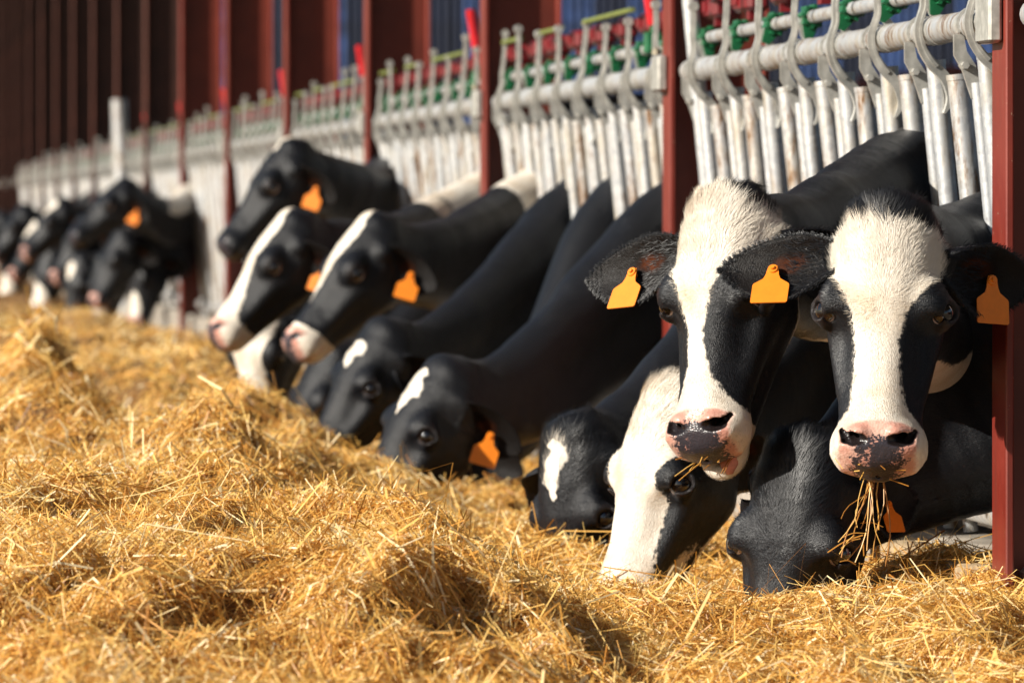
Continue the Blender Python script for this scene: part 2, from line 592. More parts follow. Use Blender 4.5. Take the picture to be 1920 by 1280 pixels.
def hook_mesh(top):
    b = MB()
    pts = np.array([(-.022, top), (-.022, .13), (-.030, .09), (-.024, .055), (-.034, .03), (-.043, 0), (-.034, -.04), (-.010, -.075),
                    (.014, -.095), (.030, -.12), (.031, -.15), (.014, -.178)])
    t = np.linspace(0, 1, len(pts)); tt = np.linspace(0, 1, 30)
    P = np.stack([np.interp(tt, t, pts[:, 0]), np.interp(tt, t, pts[:, 1])], 1)
    for _ in range(2):
        P[1:-1] = (P[:-2] + 2 * P[1:-1] + P[2:]) / 4
    w = np.interp(tt, [0, .3, .5, .66, .84, 1], [.007, .0075, .0085, .011, .012, .002])
    b.plate(P, w, thick=.008)
    b.plate(P[:20] + np.array([.004, 0]), w[:20] * .35, thick=.0115)
    b.tube([(-.022, -.016, top), (-.022, .016, top)], .014, 8)
    return b.mesh('latch_hook', M_ZINC, True)


HTOPS = [.20, .235, .17, .26]
ME_HOOK = [hook_mesh(t) for t in HTOPS]
b = MB()
b.tube([(0, -.035, 0), (0, .035, 0)], .026, 12)
for a in range(8):
    an = a * math.pi / 4
    b.box((math.cos(an) * .026 - .004, -.045, math.sin(an) * .026 - .004), (math.cos(an) * .026 + .004, .045, math.sin(an) * .026 + .004))
b.plate([(.0, -.02), (.0, -.055)], [.02, .009], thick=.012)
ME_CAM = b.mesh('green_cam', M_GREEN, True)
b = MB()
b.box((-.03, -.11, -.03), (.03, .11, .03), .012)
b.box((-.02, -.08, -.05), (.02, -.03, -.03)); b.box((-.036, .02, -.01), (-.028, .09, .02))
ME_STOP = b.mesh('red_stop', M_REDP, True)
b = MB()
b.plate([(.02, .09), (.006, .07), (.012, .045), (.03, .02), (.034, -.02)], [.010, .009, .009, .010, .009], thick=.007)
ME_LINK = b.mesh('link_plate', M_ZINC, True)
b = MB(); b.tube([(0, 0, -.10), (0, 0, .10)], .019, 12); b.tube([(0, 0, .10), (0, 0, .107)], .016, 12)
ME_HANDLE = b.mesh('handle', M_REDH, True)
b = MB(); b.box((-.025, -.03, -.03), (.025, .03, .035), .006); b.tube([(0, 0, .03), (0, 0, .09)], .008, 8)
ME_HBASE = b.mesh('handle_base', M_GREEN, True)
b = MB(); b.tube([(0, 0, 0), (0, PITCH, 0)], .008, 8)
ME_ROD = b.mesh('rod', M_ROD, True)
b = MB(); b.tube([(0, -.04, 0), (0, .04, 0)], .0325, 16); ME_SLEEVE = b.mesh('rail_sleeve', M_ZINC, True)
b = MB(); b.tube([(0, -.006, 0), (0, .006, 0)], .0318, 16); ME_RING = b.mesh('rail_ring', M_NAVY, True)

for bay in range(-1, NB):
    y0 = P0Y + BAY * bay
    fb = empty('feed_barrier', (RX, y0, RAILZ))
    if bay <= 0:
        lab = ('galvanised feed barrier in front of the right edge column' if bay < 0 else
               'galvanised feed barrier panel behind the two front cows, nearest and sharpest')
    elif bay < 7:
        lab = 'galvanised feed barrier panel between the %s and %s red columns from the right edge' % (ORD[bay], ORD[bay + 1])
    else:
        lab = 'far blurred feed barrier panel between the %s and %s columns from the right edge' % (ORD[bay], ORD[bay + 1])
    tag(fb, lab, 'feed barrier', 'galvanised headlock barriers along the feed line')
    b = MB(); b.tube([(0, .10, 0), (0, BAY - .085, 0)], .030, 18)
    link('top_rail', b.mesh('top_rail', M_GALV, True), fb)
    b = MB(); b.tube([(.03, .16, .088), (.03, BAY - .14, .088)], .0165, 12)
    link('latch_rail', b.mesh('latch_rail', M_GALV, True), fb)
    zl = .22 - RAILZ
    b = MB(); b.tube([(leaned(zl) - .02, .09, zl), (leaned(zl) - .02, BAY - .09, zl)], .032, 16)
    link('bottom_rail', b.mesh('bottom_rail', M_GALV, True), fb)
    b = MB(); ep = .42 if bay == 0 else -.04
    b.tube([(leaned(-1.08), BAY - .22, -1.08), (leaned(ep), BAY - .22, ep)], .022, 12)
    link('end_post', b.mesh('end_post', M_GALV, True), fb)
    if bay < 0:
        continue
    r2 = random.Random(100 + bay)
    for i in range(8):
        yy = .44 + i * PITCH
        link('fixed_tube', ME_FIX, fb, (.0, yy + .15, 0)).rotation_euler = (r2.uniform(-.01, .01), r2.uniform(-.006, .006), 0)
        link('swing_tube', ME_SWING, fb, (-.004, yy + .0, 0)).rotation_euler = (r2.uniform(-.03, .03), r2.uniform(-.008, .008), 0)
        w = link('stop_tube', ME_WIDE, fb, (.012, yy - .17, r2.uniform(-.03, .0)))
        w.rotation_euler = (r2.uniform(-.02, .02), r2.uniform(-.012, .008), 0)
        hi = r2.choice([0, 0, 1, 2, 3]) if i % 4 else 0
        hk = link('latch_hook', ME_HOOK[hi], fb, (-.002, yy - .03, 0))
        hk.rotation_euler = (r2.uniform(-.05, .05), r2.uniform(-.06, .06), r2.uniform(-.12, .12))
        link('green_cam', ME_CAM, fb, (.03, yy + .1, .088)).rotation_euler = (0, r2.uniform(0, .7), 0)
        if bay < 8:
            link('clamp_bracket', ME_BRK, fb, (0, yy + .15, 0))
            link('link_plate', ME_LINK, fb, (.0, yy + .1, 0))
            link('red_stop', ME_STOP, fb, (.045, yy + .02, .165)).rotation_euler = (0, 0, r2.uniform(-.08, .08))
            link('rail_sleeve', ME_SLEEVE, fb, (0, yy - .03, 0))
            link('rail_ring', ME_RING, fb, (0, yy + .06, 0))
            if i in (1, 2, 4, 6) and i < 7:
                link('rod', ME_ROD, fb, (-.02, yy - .03, HTOPS[0] + .004))
        elif i % 2:
            link('red_stop', ME_STOP, fb, (.045, yy + .02, .165))
    hb = link('handle_base', ME_HBASE, fb, (.02, .86, .10))
    hd = link('handle', ME_HANDLE, hb, (-.012, .0, .155))
    hd.rotation_euler = (0, -.16, 0)

# tall galvanised pole standing in the fence far away
b = MB(); b.tube([(0, 0, 0), (-.06, 0, 1.75)], .06, 12)
wp = link('white_pole', b.mesh('white_pole', M_GALV, True), None, (.02, P0Y + 7.7 * BAY, 0))
tag(wp, 'pale pole standing upright above the far feed barrier at left', 'pole')

b = MB(); b.box((-.06, P0Y + .1, -.02), (.035, P0Y + 1.2, .145), .008)
tag(link('wooden_plank', b.mesh('wooden_plank', M_WOOD, True)), 'pale wooden plank lying along the kerb at the foot of the right column', 'plank')

# ------------------------------------------------------------------ cows: signed distance model


def smin(a, b, k):
    h = np.clip(.5 + .5 * (b - a) / k, 0, 1)
    return b + (a - b) * h - k * h * (1 - h)


def smax(a, b, k):
    return -smin(-a, -b, k)


def ell(p, c, r):
    q = (p - np.asarray(c, np.float32)) / np.asarray(r, np.float32)
    k0 = np.sqrt((q * q).sum(-1)) + 1e-6
    q2 = q / np.asarray(r, np.float32)
    k1 = np.sqrt((q2 * q2).sum(-1)) + 1e-6
    return k0 * (k0 - 1) / k1


def cone(p, a, b, r1, r2):
    a = np.asarray(a, np.float32); b = np.asarray(b, np.float32)
    ba = b - a
    pa = p - a
    h = np.clip((pa @ ba) / float(ba @ ba), 0, 1)
    d = pa - h[..., None] * ba
    return np.sqrt((d * d).sum(-1)) - (r1 + (r2 - r1) * h)


HS = np.array([-.06, -.03, 0.0, .05, .12, .20, .28, .36, .43, .48, .515, .545, .565])
HD = np.array([-.085, -.055, -.030, -.008, .0, -.002, -.016, -.024, -.022, -.020, -.030, -.064, -.092])
HV = np.array([-.11, -.14, -.175, -.225, -.262, -.255, -.225, -.190, -.165, -.155, -.148, -.132, -.105])
HW1 = np.array([.030, .055, .074, .090, .096, .094, .066, .052, .052, .060, .060, .048, .012])
HW2 = np.array([.030, .060, .080, .095, .100, .101, .091, .077, .073, .080, .080, .064, .012])
HW3 = np.array([.020, .035, .050, .062, .068, .064, .055, .048, .046, .048, .044, .032, .010])
EYE = np.array([.205, .100, -.066])
SC = np.array([.93, 1.09, 1.0])
EYE_G = np.array([.06, .84, .50]); EYE_G /= np.linalg.norm(EYE_G)
EYE_U = np.array([.60, -.30, .80]); EYE_U -= (EYE_U @ EYE_G) * EYE_G; EYE_U /= np.linalg.norm(EYE_U)
EYE_V = np.cross(EYE_U, EYE_G)
if EYE_V[0] > 0: EYE_V = -EYE_V              # towards the upper lid


def head_sdf(p, jaw=0.0, fine=True):
    """p in head coordinates (h down the face, l to the cow's left, d out of the face)"""
    h = p[..., 0]; l = np.abs(p[..., 1]); d = p[..., 2]
    q = np.stack([h, l, d], -1)
    hc = np.clip(h, HS[0], HS[-1])
    D = np.interp(hc, HS, HD); V = np.interp(hc, HS, HV)
    c = (D + V) * .5; H = (D - V) * .5
    v = np.clip((d - c) / H, -1.6, 1.6)
    w1 = np.interp(hc, HS, HW1); w2 = np.interp(hc, HS, HW2); w3 = np.interp(hc, HS, HW3)
    w = np.where(v > 0, w2 + (w1 - w2) * sstep(0, 1, v), w2 + (w3 - w2) * sstep(0, 1, -v))
    e = 2.5
    F = ((l / w) ** e + np.abs((d - c) / H) ** e) ** (1 / e) - 1
    f = F * np.minimum(w, H) * .9
    f = np.maximum(f, np.maximum(HS[0] - h, h - HS[-1]))
    f = smin(f, ell(q, (.0, .0, -.055), (.050, .066, .045)), .03)            # poll crest
    f = smin(f, ell(q, (.195, .082, -.052), (.055, .034, .036)), .025)       # brow / orbit
    f = smin(f, ell(q, (.185, .062, -.165), (.085, .034, .072)), .03)        # masseter
    f = smin(f, cone(q, (.24, .070, -.105), (.36, .058, -.10), .018, .012), .03)   # facial crest
    f = smin(f, ell(q, (.498, .042, -.078), (.046, .038, .050)), .02)        # muzzle lobes
    f = smin(f, ell(q, (.515, .0, -.070), (.040, .050, .036)), .02)
    f = smin(f, ell(q, (.080, .088, -.105), (.036, .030, .032)), .02)        # ear root
    # lower jaw as its own form, swung open by `jaw`
    cj = np.array([.475 + jaw * 2.2, 0, -.135 - jaw * .5], np.float32)
    fj = ell(q, cj, (.062, .050, .032))
    fj = smin(fj, cone(q, (.20, .045, -.20), (.44 + jaw * 1.2, .022, -.145 - jaw * .6), .045, .028), .03)
    if jaw > .001:
        f = smax(f, -ell(q, (.565, 0, -.118), (.075, .046, .014)), .010)
    f = smin(f, fj, .022)
    if fine:
        # mouth line
        ml = np.abs(d + .120 + .05 * (h - .50) - .25 * np.maximum(0, .46 - h)) - .0022
        ml = np.maximum(ml, .415 - h)
        f = smax(f, -ml, .007)
        # nostrils: a comma-shaped hollow with a raised rim
        rim = cone(q, (.492, .032, -.030), (.512, .056, -.052), .015, .014)
        f = smin(f, rim, .014)
        nos = np.minimum(np.minimum(cone(q, (.507, .028, -.020), (.500, .052, -.034), .0105, .0115), cone(q, (.500, .052, -.034), (.476, .062, -.050), .010, .005)),
               cone(q, (.506, .042, -.024), (.462, .040, -.060), .012, .008))
        f = smax(f, -nos, .006)
        # groove between nose pad and lip
        f = smax(f, -cone(q, (.556, .0, -.088), (.548, .0, -.115), .004, .004), .008)
        # eye socket and lids: an almond ring round the gaze axis
        f = smin(f, ell(q, EYE, (.038, .022, .030)) - .001, .014)
        e3 = q - EYE.astype(np.float32)
        su = e3 @ EYE_U; sv = e3 @ EYE_V; sg = e3 @ EYE_G
        rr = np.sqrt((su / 1.3) ** 2 + sv ** 2 + 1e-9)
        f = smax(f, -cone(q, EYE + EYE_G * .010, EYE + EYE_G * .05, .018, .026), .004)
        ring = np.sqrt((rr - .0215) ** 2 + (sg - .0158) ** 2) - np.where(sv > 0, .0056, .0044)
        f = smin(f, ring, .006)
        fold = np.sqrt((rr - .0322) ** 2 + (sg - .0115) ** 2) - .0036
        f = smin(f, np.where(sv > -.004, fold, .05), .007)
        # hollow under the eye, temple, tear line
        f = smax(f, -ell(q, (.285, .088, -.045), (.06, .016, .022)), .03)
        f = smax(f, -ell(q, (.115, .118, -.085), (.045, .018, .03)), .03)
        f = smax(f, -cone(q, (.235, .090, -.040), (.30, .075, -.055), .003, .003), .012)
    return f


def extract(sdf, lo, hi, h, margin=2.2):
    lo = np.asarray(lo, float); hi = np.asarray(hi, float)
    B = 4
    nb = np.ceil((hi - lo) / (h * B)).astype(int) + 1
    n = nb * B + 1
    cs = [lo[a] + np.arange(nb[a] + 1) * h * B for a in range(3)]
    G = np.stack(np.meshgrid(*cs, indexing='ij'), -1).astype(np.float32)
    Fc = sdf(G.reshape(-1, 3)).reshape(G.shape[:3])
    near = np.abs(Fc) < h * B * margin
    act = np.zeros(nb, bool)
    for a in (0, 1):
        for b_ in (0, 1):
            for c in (0, 1):
                act |= near[a:a + nb[0], b_:b_ + nb[1], c:c + nb[2]]
    F = np.repeat(np.repeat(np.repeat(np.where(Fc[:-1, :-1, :-1] < 0, -1., 1.).astype(np.float32), B, 0), B, 1), B, 2)
    F = np.pad(F, ((0, 1),) * 3, mode='edge')
    A = np.repeat(np.repeat(np.repeat(act, B, 0), B, 1), B, 2)
    A = np.pad(A, ((0, 1),) * 3)
    A[1:] |= A[:-1].copy(); A[:, 1:] |= A[:, :-1].copy(); A[:, :, 1:] |= A[:, :, :-1].copy()
    idx = np.argwhere(A)
    P = (lo + idx * h).astype(np.float32)
    out = np.empty(len(P), np.float32)
    CH = 400000
    for i in range(0, len(P), CH):
        out[i:i + CH] = sdf(P[i:i + CH])
    F[idx[:, 0], idx[:, 1], idx[:, 2]] = out
    Sg = F < 0
    cnt = np.zeros(tuple(n - 1), np.int8)
    for a in (0, 1):
        for b_ in (0, 1):
            for c in (0, 1):
                cnt += Sg[a:n[0] - 1 + a, b_:n[1] - 1 + b_, c:n[2] - 1 + c]
    cell = (cnt > 0) & (cnt < 8)
    ci = np.argwhere(cell)
    ids = np.full(tuple(n - 1), -1, np.int32)
    ids[ci[:, 0], ci[:, 1], ci[:, 2]] = np.arange(len(ci))
    acc = np.zeros((len(ci), 3)); num = np.zeros(len(ci))
    corners = [(a, b_, c) for a in (0, 1) for b_ in (0, 1) for c in (0, 1)]
    vals = {k: F[ci[:, 0] + k[0], ci[:, 1] + k[1], ci[:, 2] + k[2]] for k in corners}
    for k in corners:
        for ax in range(3):
            if k[ax] == 0:
                k2 = list(k); k2[ax] = 1; k2 = tuple(k2)
                a, b_ = vals[k], vals[k2]
                m = (a < 0) != (b_ < 0)
                t = np.where(m, a / np.where(m, a - b_, 1), 0)
                pt = np.array(k, float)[None].repeat(len(ci), 0)
                pt[:, ax] = t
                acc[m] += pt[m]; num[m] += 1
    V = lo + (ci + acc / num[:, None]) * h
    faces = []
    for ax in range(3):
        sl0 = [slice(None)] * 3; sl1 = [slice(None)] * 3
        sl0[ax] = slice(0, -1); sl1[ax] = slice(1, None)
        s0 = Sg[tuple(sl0)]; s1 = Sg[tuple(sl1)]
        e = np.argwhere(s0 != s1)
        o1, o2 = [(1, 2), (2, 0), (0, 1)][ax]
        ok = (e[:, o1] > 0) & (e[:, o2] > 0) & (e[:, o1] < n[o1] - 1) & (e[:, o2] < n[o2] - 1)
        e = e[ok]
        flip = s0[e[:, 0], e[:, 1], e[:, 2]]
        def cid(d1, d2):
            q = e.copy(); q[:, o1] += d1; q[:, o2] += d2
            return ids[q[:, 0], q[:, 1], q[:, 2]]
        quad = np.stack([cid(-1, -1), cid(0, -1), cid(0, 0), cid(-1, 0)], 1)
        quad[~flip] = quad[~flip][:, ::-1]
        faces.append(quad)
    Fq = np.concatenate(faces)
    Fq = Fq[(Fq >= 0).all(1)]
    return V, Fq


def rot_axis(ax, a):
    return np.array(Matrix.Rotation(a, 3, Vector(ax)))


def ear_mesh(side, az, el, tw, L=.20, cup=1.0, nu=26, nw=17):
    """returns verts in head coords + inner flag; az: sweep back, el: lift, tw: twist of the opening"""
    u = np.linspace(0, 1, nu)[:, None]; w = np.linspace(-1, 1, nw)[None, :]
    bw = .072 * np.maximum(np.sin(np.pi * (.09 + .91 * u ** 1.05)), 0) ** .72 + .001
    al = np.interp(u, [0, .2, .5, 1], [2.0, 1.45, .95, .6]) * cup
    W = bw * np.sin(al * w) / np.maximum(np.sin(np.minimum(al, 1.5)), .2)
    N = -bw * (np.cos(al * w) - np.cos(al * .0)) * .9          # edges come forward
    N = N - .012 * np.sin(u * 3.1) 
    A = u * L + 0 * w
    W = W - .012 * np.sin(u * math.pi)                          # belly hangs lower
    mid = np.stack([A, W, N], -1)
    du = np.gradient(mid, axis=0); dw = np.gradient(mid, axis=1)
    nr = np.cross(du, dw); nr /= np.linalg.norm(nr, axis=-1)[..., None] + 1e-9
    th = np.interp(u, [0, .3, 1], [.007, .0042, .002]) * np.sqrt(np.clip(1 - np.abs(w) ** 4, .02, 1))
    front = mid + nr * th[..., None]; back = mid - nr * th[..., None]
    V = np.concatenate([front.reshape(-1, 3), back.reshape(-1, 3)])
    inner = np.concatenate([(.55 + .45 * np.exp(-((w - .25) / .35) ** 2) * np.exp(-((u - .42) / .20) ** 2)).ravel(), np.zeros(nu * nw)])
    eu = np.concatenate([(u + 0 * w).ravel()] * 2)
    F = []
    N1 = nu * nw
    for i in range(nu - 1):
        for j in range(nw - 1):
            a, b_, c, d_ = i * nw + j, i * nw + j + 1, (i + 1) * nw + j + 1, (i + 1) * nw + j
            F.append((a, d_, c, b_)); F.append((N1 + a, N1 + b_, N1 + c, N1 + d_))
        for j, s in ((0, 1), (nw - 1, -1)):
            a, d_ = i * nw + j, (i + 1) * nw + j
            q = (a, N1 + a, N1 + d_, d_)
            F.append(q if s > 0 else q[::-1])
    for j in range(nw - 1):
        a, b_ = (nu - 1) * nw + j, (nu - 1) * nw + j + 1
        F.append((a, N1 + a, N1 + b_, b_))
    F = np.array(F)
    # local frame: A along ear, W up (towards the poll, -h), N out of the face (+d)
    M = np.array([[0, 1, 0], [-1, 0, 0], [0, 0, 1.0]])           # rows: A->l, W->-h, N->d
    ea = np.array([0, 1.0, 0]); ew = np.array([-1.0, 0, 0]); en = np.array([0, 0, 1.0])
    R1 = rot_axis((-1, 0, 0), az)
    R2 = rot_axis((0, 0, 1), el)
    ea2, ew2, en2 = [R2 @ (R1 @ x) for x in (ea, ew, en)]
    T = rot_axis(ea2, tw)
    ew2, en2 = T @ ew2, T @ en2
    root = np.array([.080, .084, -.105])
    def to_head(P):
        Q = root + P[:, 0:1] * ea2 + P[:, 1:2] * ew2 + P[:, 2:3] * en2
        if side < 0: Q = Q * np.array([1, -1, 1])
        return Q
    V = to_head(V)
    if side < 0: F = F[:, ::-1]
    fr = np.stack([ea2, ew2, en2], 1)
    iu, iw = int(nu * .55), int(nw * .50)
    tp = mid[iu, iw] + nr[iu, iw] * .004 * np.sign(nr[iu, iw][2])
    tagp = to_head(tp[None])[0]
    def dirh(v):
        q = fr @ np.asarray(v, float)
        if side < 0: q = q * np.array([1, -1, 1])
        return q
    ctr = np.repeat(mid[:, nw // 2:nw // 2 + 1], nw, 1).reshape(-1, 3)
    out = to_head(np.concatenate([ctr, ctr]))
    wv = np.concatenate([(w + 0 * u).ravel()] * 2)
    ear_mesh.extra = (out, wv)
    return V, F, inner, eu, tagp, dirh


# ear tag -------------------------------------------------------------
b = MB()
prof = [(-.011, .0), (-.013, -.014), (-.017, -.024), (-.034, -.036), (-.036, -.040), (-.036, -.082), (-.033, -.085), (.033, -.085),
        (.036, -.082), (.036, -.040), (.034, -.036), (.017, -.024), (.013, -.014), (.011, .0), (.008, .009), (-.008, .009)]
n = len(prof)
V = [(x, -.0012, z) for x, z in prof] + [(x, .0012, z) for x, z in prof]
b.add(V, [(i, n + i, n + (i + 1) % n, (i + 1) % n) for i in range(n)])
base = b.n - 2 * n
b.add([(0, -.0012, -.05), (0, .0012, -.05)], [(0, 0, 0)]); b.f3.pop()
T = []
for i in range(n):
    j = (i + 1) % n
    T.append((base + i, base + j, b.n - 2)); T.append((base + n + j, base + n + i, b.n - 1))
b.f3.append(np.array(T, np.int32))
ME_TAG = b.mesh('ear_tag', M_TAG, True, 30)
b = MB(); b.tube([(0, -.0045, 0), (0, -.001, 0)], [.0095, .011], 14); b.tube([(0, -.009, 0), (0, -.004, 0)], [.004, .005], 10)
b.tube([(0, .001, 0), (0, .014, 0)], .004, 8)
ME_TAGB = b.mesh('tag_button', M_TAG, True, 30)

# eye ball: unit sphere, x is the gaze axis
b = MB()
tt = np.linspace(-math.pi / 2, math.pi / 2, 15)
b.tube(np.stack([np.sin(tt), 0 * tt, 0 * tt], 1), np.maximum(np.cos(tt), .01), 24)
ME_EYE = b.mesh('eye', M_EYE, True, 170)


def hair_mesh(V, N, flow, length, white, pink, rest, width, rg, curl=.25):
    """thin tapered blades; V roots, N normals, flow tangents, length per root"""
    n = len(V)
    f = flow + rg.normal(size=(n, 3)) * curl * .5
    f -= (f * N).sum(1)[:, None] * N
    f /= np.linalg.norm(f, axis=1)[:, None] + 1e-9
    lift = rg.uniform(.02, .13, n)[:, None]
    d1 = f * (1 - lift * .3) + N * lift
    d2 = f + N * (lift * .35) + rg.normal(size=(n, 3)) * curl * .3
    side = np.cross(f, N)
    side = side * np.cos(.6) + N * 0.2
    L = length[:, None]; Wd = (width * rg.uniform(.7, 1.3, n))[:, None]
    r0 = V - N * .001
    m = V + d1 * L * .5
    t = m + d2 * L * .5
    P = np.stack([r0 - side * Wd, r0 + side * Wd, m + side * Wd * .7, m - side * Wd * .7, t], 1).reshape(-1, 3)
    i5 = np.arange(n)[:, None] * 5
    q = i5 + np.array([[0, 1, 2, 3]]); tr = i5 + np.array([[3, 2, 4]])
    me = mesh_from('coat_hair', P, [q, tr], M_COAT, True)
    rp = lambda a: np.repeat(a, 5, axis=0)
    fattr(me, 'white', rp(white)); fattr(me, 'pink', rp(pink)); fattr(me, 'ear', np.zeros(n * 5)); fattr(me, 'spot', np.zeros(n * 5) - 3)
    fattr(me, 'rim', np.zeros(n * 5))
    vattr(me, 'rest', rp(rest))
    return me


def pw(h, xs, ys):
    return np.interp(h, xs, ys)


# markings: signed, > 0 is white. h,l,d head coordinates; t 0..1 down the neck; v -1..1 throat..crest
FARN = -.2


def blaze(h, l, d, xs, ws, cs=None, dmin=-.10):
    w = pw(h, xs, ws)
    c = 0 if cs is None else pw(h, xs, cs)
    return np.minimum(w - np.abs(l - c), (d - dmin) * .6)


def m_front_left(h, l, d, t, v, P):
    w = blaze(h, l, d, [-.06, -.03, .02, .06, .10, .15, .19, .23, .29, .36, .42, .46, .50, .6],
              [.05, .075, .104, .106, .098, .066, .042, .031, .017, .022, .044, .080, .13, .14],
              [.0, .0, .0, .004, .0, -.012, -.016, -.014, -.012, -.006, .0, .0, 0, 0], -.125)
    tip = np.where(h > .46, (h - .452) * 2, -.1)
    w = np.maximum(w, np.minimum(tip, .05))
    thr = np.minimum(-.215 - d + .02 * perlin(h * 9, l * 9, d * 9), h - .02) - .004
    w = np.maximum(w, thr)
    w = np.minimum(w, (h + .030 - .05 * sstep(.02, .07, l) + .012 * perlin(l * 60, h * 30, d * 0)) * .8)
    neck = np.minimum(np.minimum(.1 - v, .75 - t), np.minimum(t - .10, (.585 - P[:, 2]) * 1.5)) * .6 + .022 * perlin(P[:, 0] * 9, P[:, 1] * 9, P[:, 2] * 9) 
    return np.where(t > .05, np.where(t < .8, neck, -.1), w)


def m_front_right(h, l, d, t, v, P):
    w = blaze(h, l, d, [-.06, -.01, .02, .05, .10, .15, .19, .23, .29, .36, .42, .46, .50, .6],
              [-.05, -.02, .070, .097, .100, .088, .066, .047, .040, .041, .048, .076, .13, .14],
              [.0, .0, .0, .0, .0, .0, -.003, -.008, -.008, -.006, -.004, 0, 0, 0], -.115)
    tip = np.where(h > .47, (h - .46) * 2, -.1)
    w = np.maximum(w, np.minimum(tip, .05))
    w = np.minimum(w, (h - .034 + .05 * np.maximum(0, np.abs(l) - .05) * 8 * .1 - .020 * perlin(l * 45, h * 20, d * 0)) * .8)
    neck = np.minimum(np.minimum(.1 - v, .85 - t), np.minimum(t - .10, (.55 - P[:, 2]) * 1.5)) * .6 + .022 * perlin(P[:, 0] * 6 + 3, P[:, 1] * 6, P[:, 2] * 6)
    return np.where(t > .05, np.where(t < .8, neck, -.1), w)


def m_white_face(h, l, d, t, v, P):
    w = blaze(h, l, d, [-.06, -.02, .05, .12, .2, .28, .36, .45, .6], [.08, .11, .12, .11, .075, .075, .09, .14, .16],
              [0, 0, 0, 0, 0, .0, .0, 0, 0], -.17)
    w = np.maximum(w, np.minimum((h - .40) * 1.2, .04))
    jaw = np.minimum(-.205 - d, h - .12) + .02
    w = np.maximum(w, jaw)
    eye = .058 - np.sqrt((h - .20) ** 2 + (np.abs(l) - .12) ** 2 + (d + .075) ** 2)
    w = np.minimum(w, -eye)
    cheek = np.minimum(l - .07, np.minimum(-.07 - d, .42 - h))
    w = np.minimum(w, -cheek * 1.0)
    cheek2 = np.minimum(-l - .08, np.minimum(-.10 - d, .34 - h))
    w = np.minimum(w, -cheek2)
    return np.where(t > .03, -.05, w)


def m_black(h, l, d, t, v, P):
    return np.full(h.shape, -.1)


def star(h0, h1, wd, c=0.0):
    def f(h, l, d, t, v, P):
        mid = (h0 + h1) / 2
        s_ = np.clip((h - h0) / (h1 - h0), -.5, 1.5)
        w = wd * np.interp(s_, [-.5, 0, .12, .35, .7, 1, 1.5], [-3, -.2, .8, 1.0, .62, -.05, -3]) - np.abs(l - c - .035 * perlin(h * 11 + h0 * 90, l * 3, d * 0))
        w = w + .016 * perlin(h * 45, l * 45, d * 20 + h1 * 50)
        w = np.minimum(w, (d + .09) * .6)
        return np.where(t > .03, -.1, np.clip(w, -.1, .1))
    return f


def long_blaze(ws, muzzle=True, top=-.02, necks=None):
    def f(h, l, d, t, v, P):
        w = blaze(h, l, d, [-.06, top, .06, .13, .22, .32, .42, .5, .6], ws, None, -.11)
        if muzzle:
            w = np.maximum(w, np.minimum((h - .45) * 1.5, .05))
        w = np.where(t > .03, -.1, w)
        if necks:
            a, b_, vm = necks
            nk = np.minimum(np.minimum(t - a, b_ - t) * .6, (v - vm) * .15) + .03 * perlin(P[:, 0] * 5, P[:, 1] * 5, P[:, 2] * 5)
            w = np.where(t > .03, nk, w)
        return w
    return f


def neck_patch(base, a, b_, vm, seed=0):
    def f(h, l, d, t, v, P):
        w = base(h, l, d, t, v, P)
        nk = np.minimum(np.minimum(t - a, b_ - t) * .6, (v - vm) * .15) + .03 * perlin(P[:, 0] * 5 + seed, P[:, 1] * 5, P[:, 2] * 5)
        return np.where(t > .03, nk, w)
    return f


def bez(p0, p1, p2, p3, t):
    t = t[:, None]
    return (1 - t) ** 3 * p0 + 3 * (1 - t) ** 2 * t * p1 + 3 * (1 - t) * t * t * p2 + t ** 3 * p3


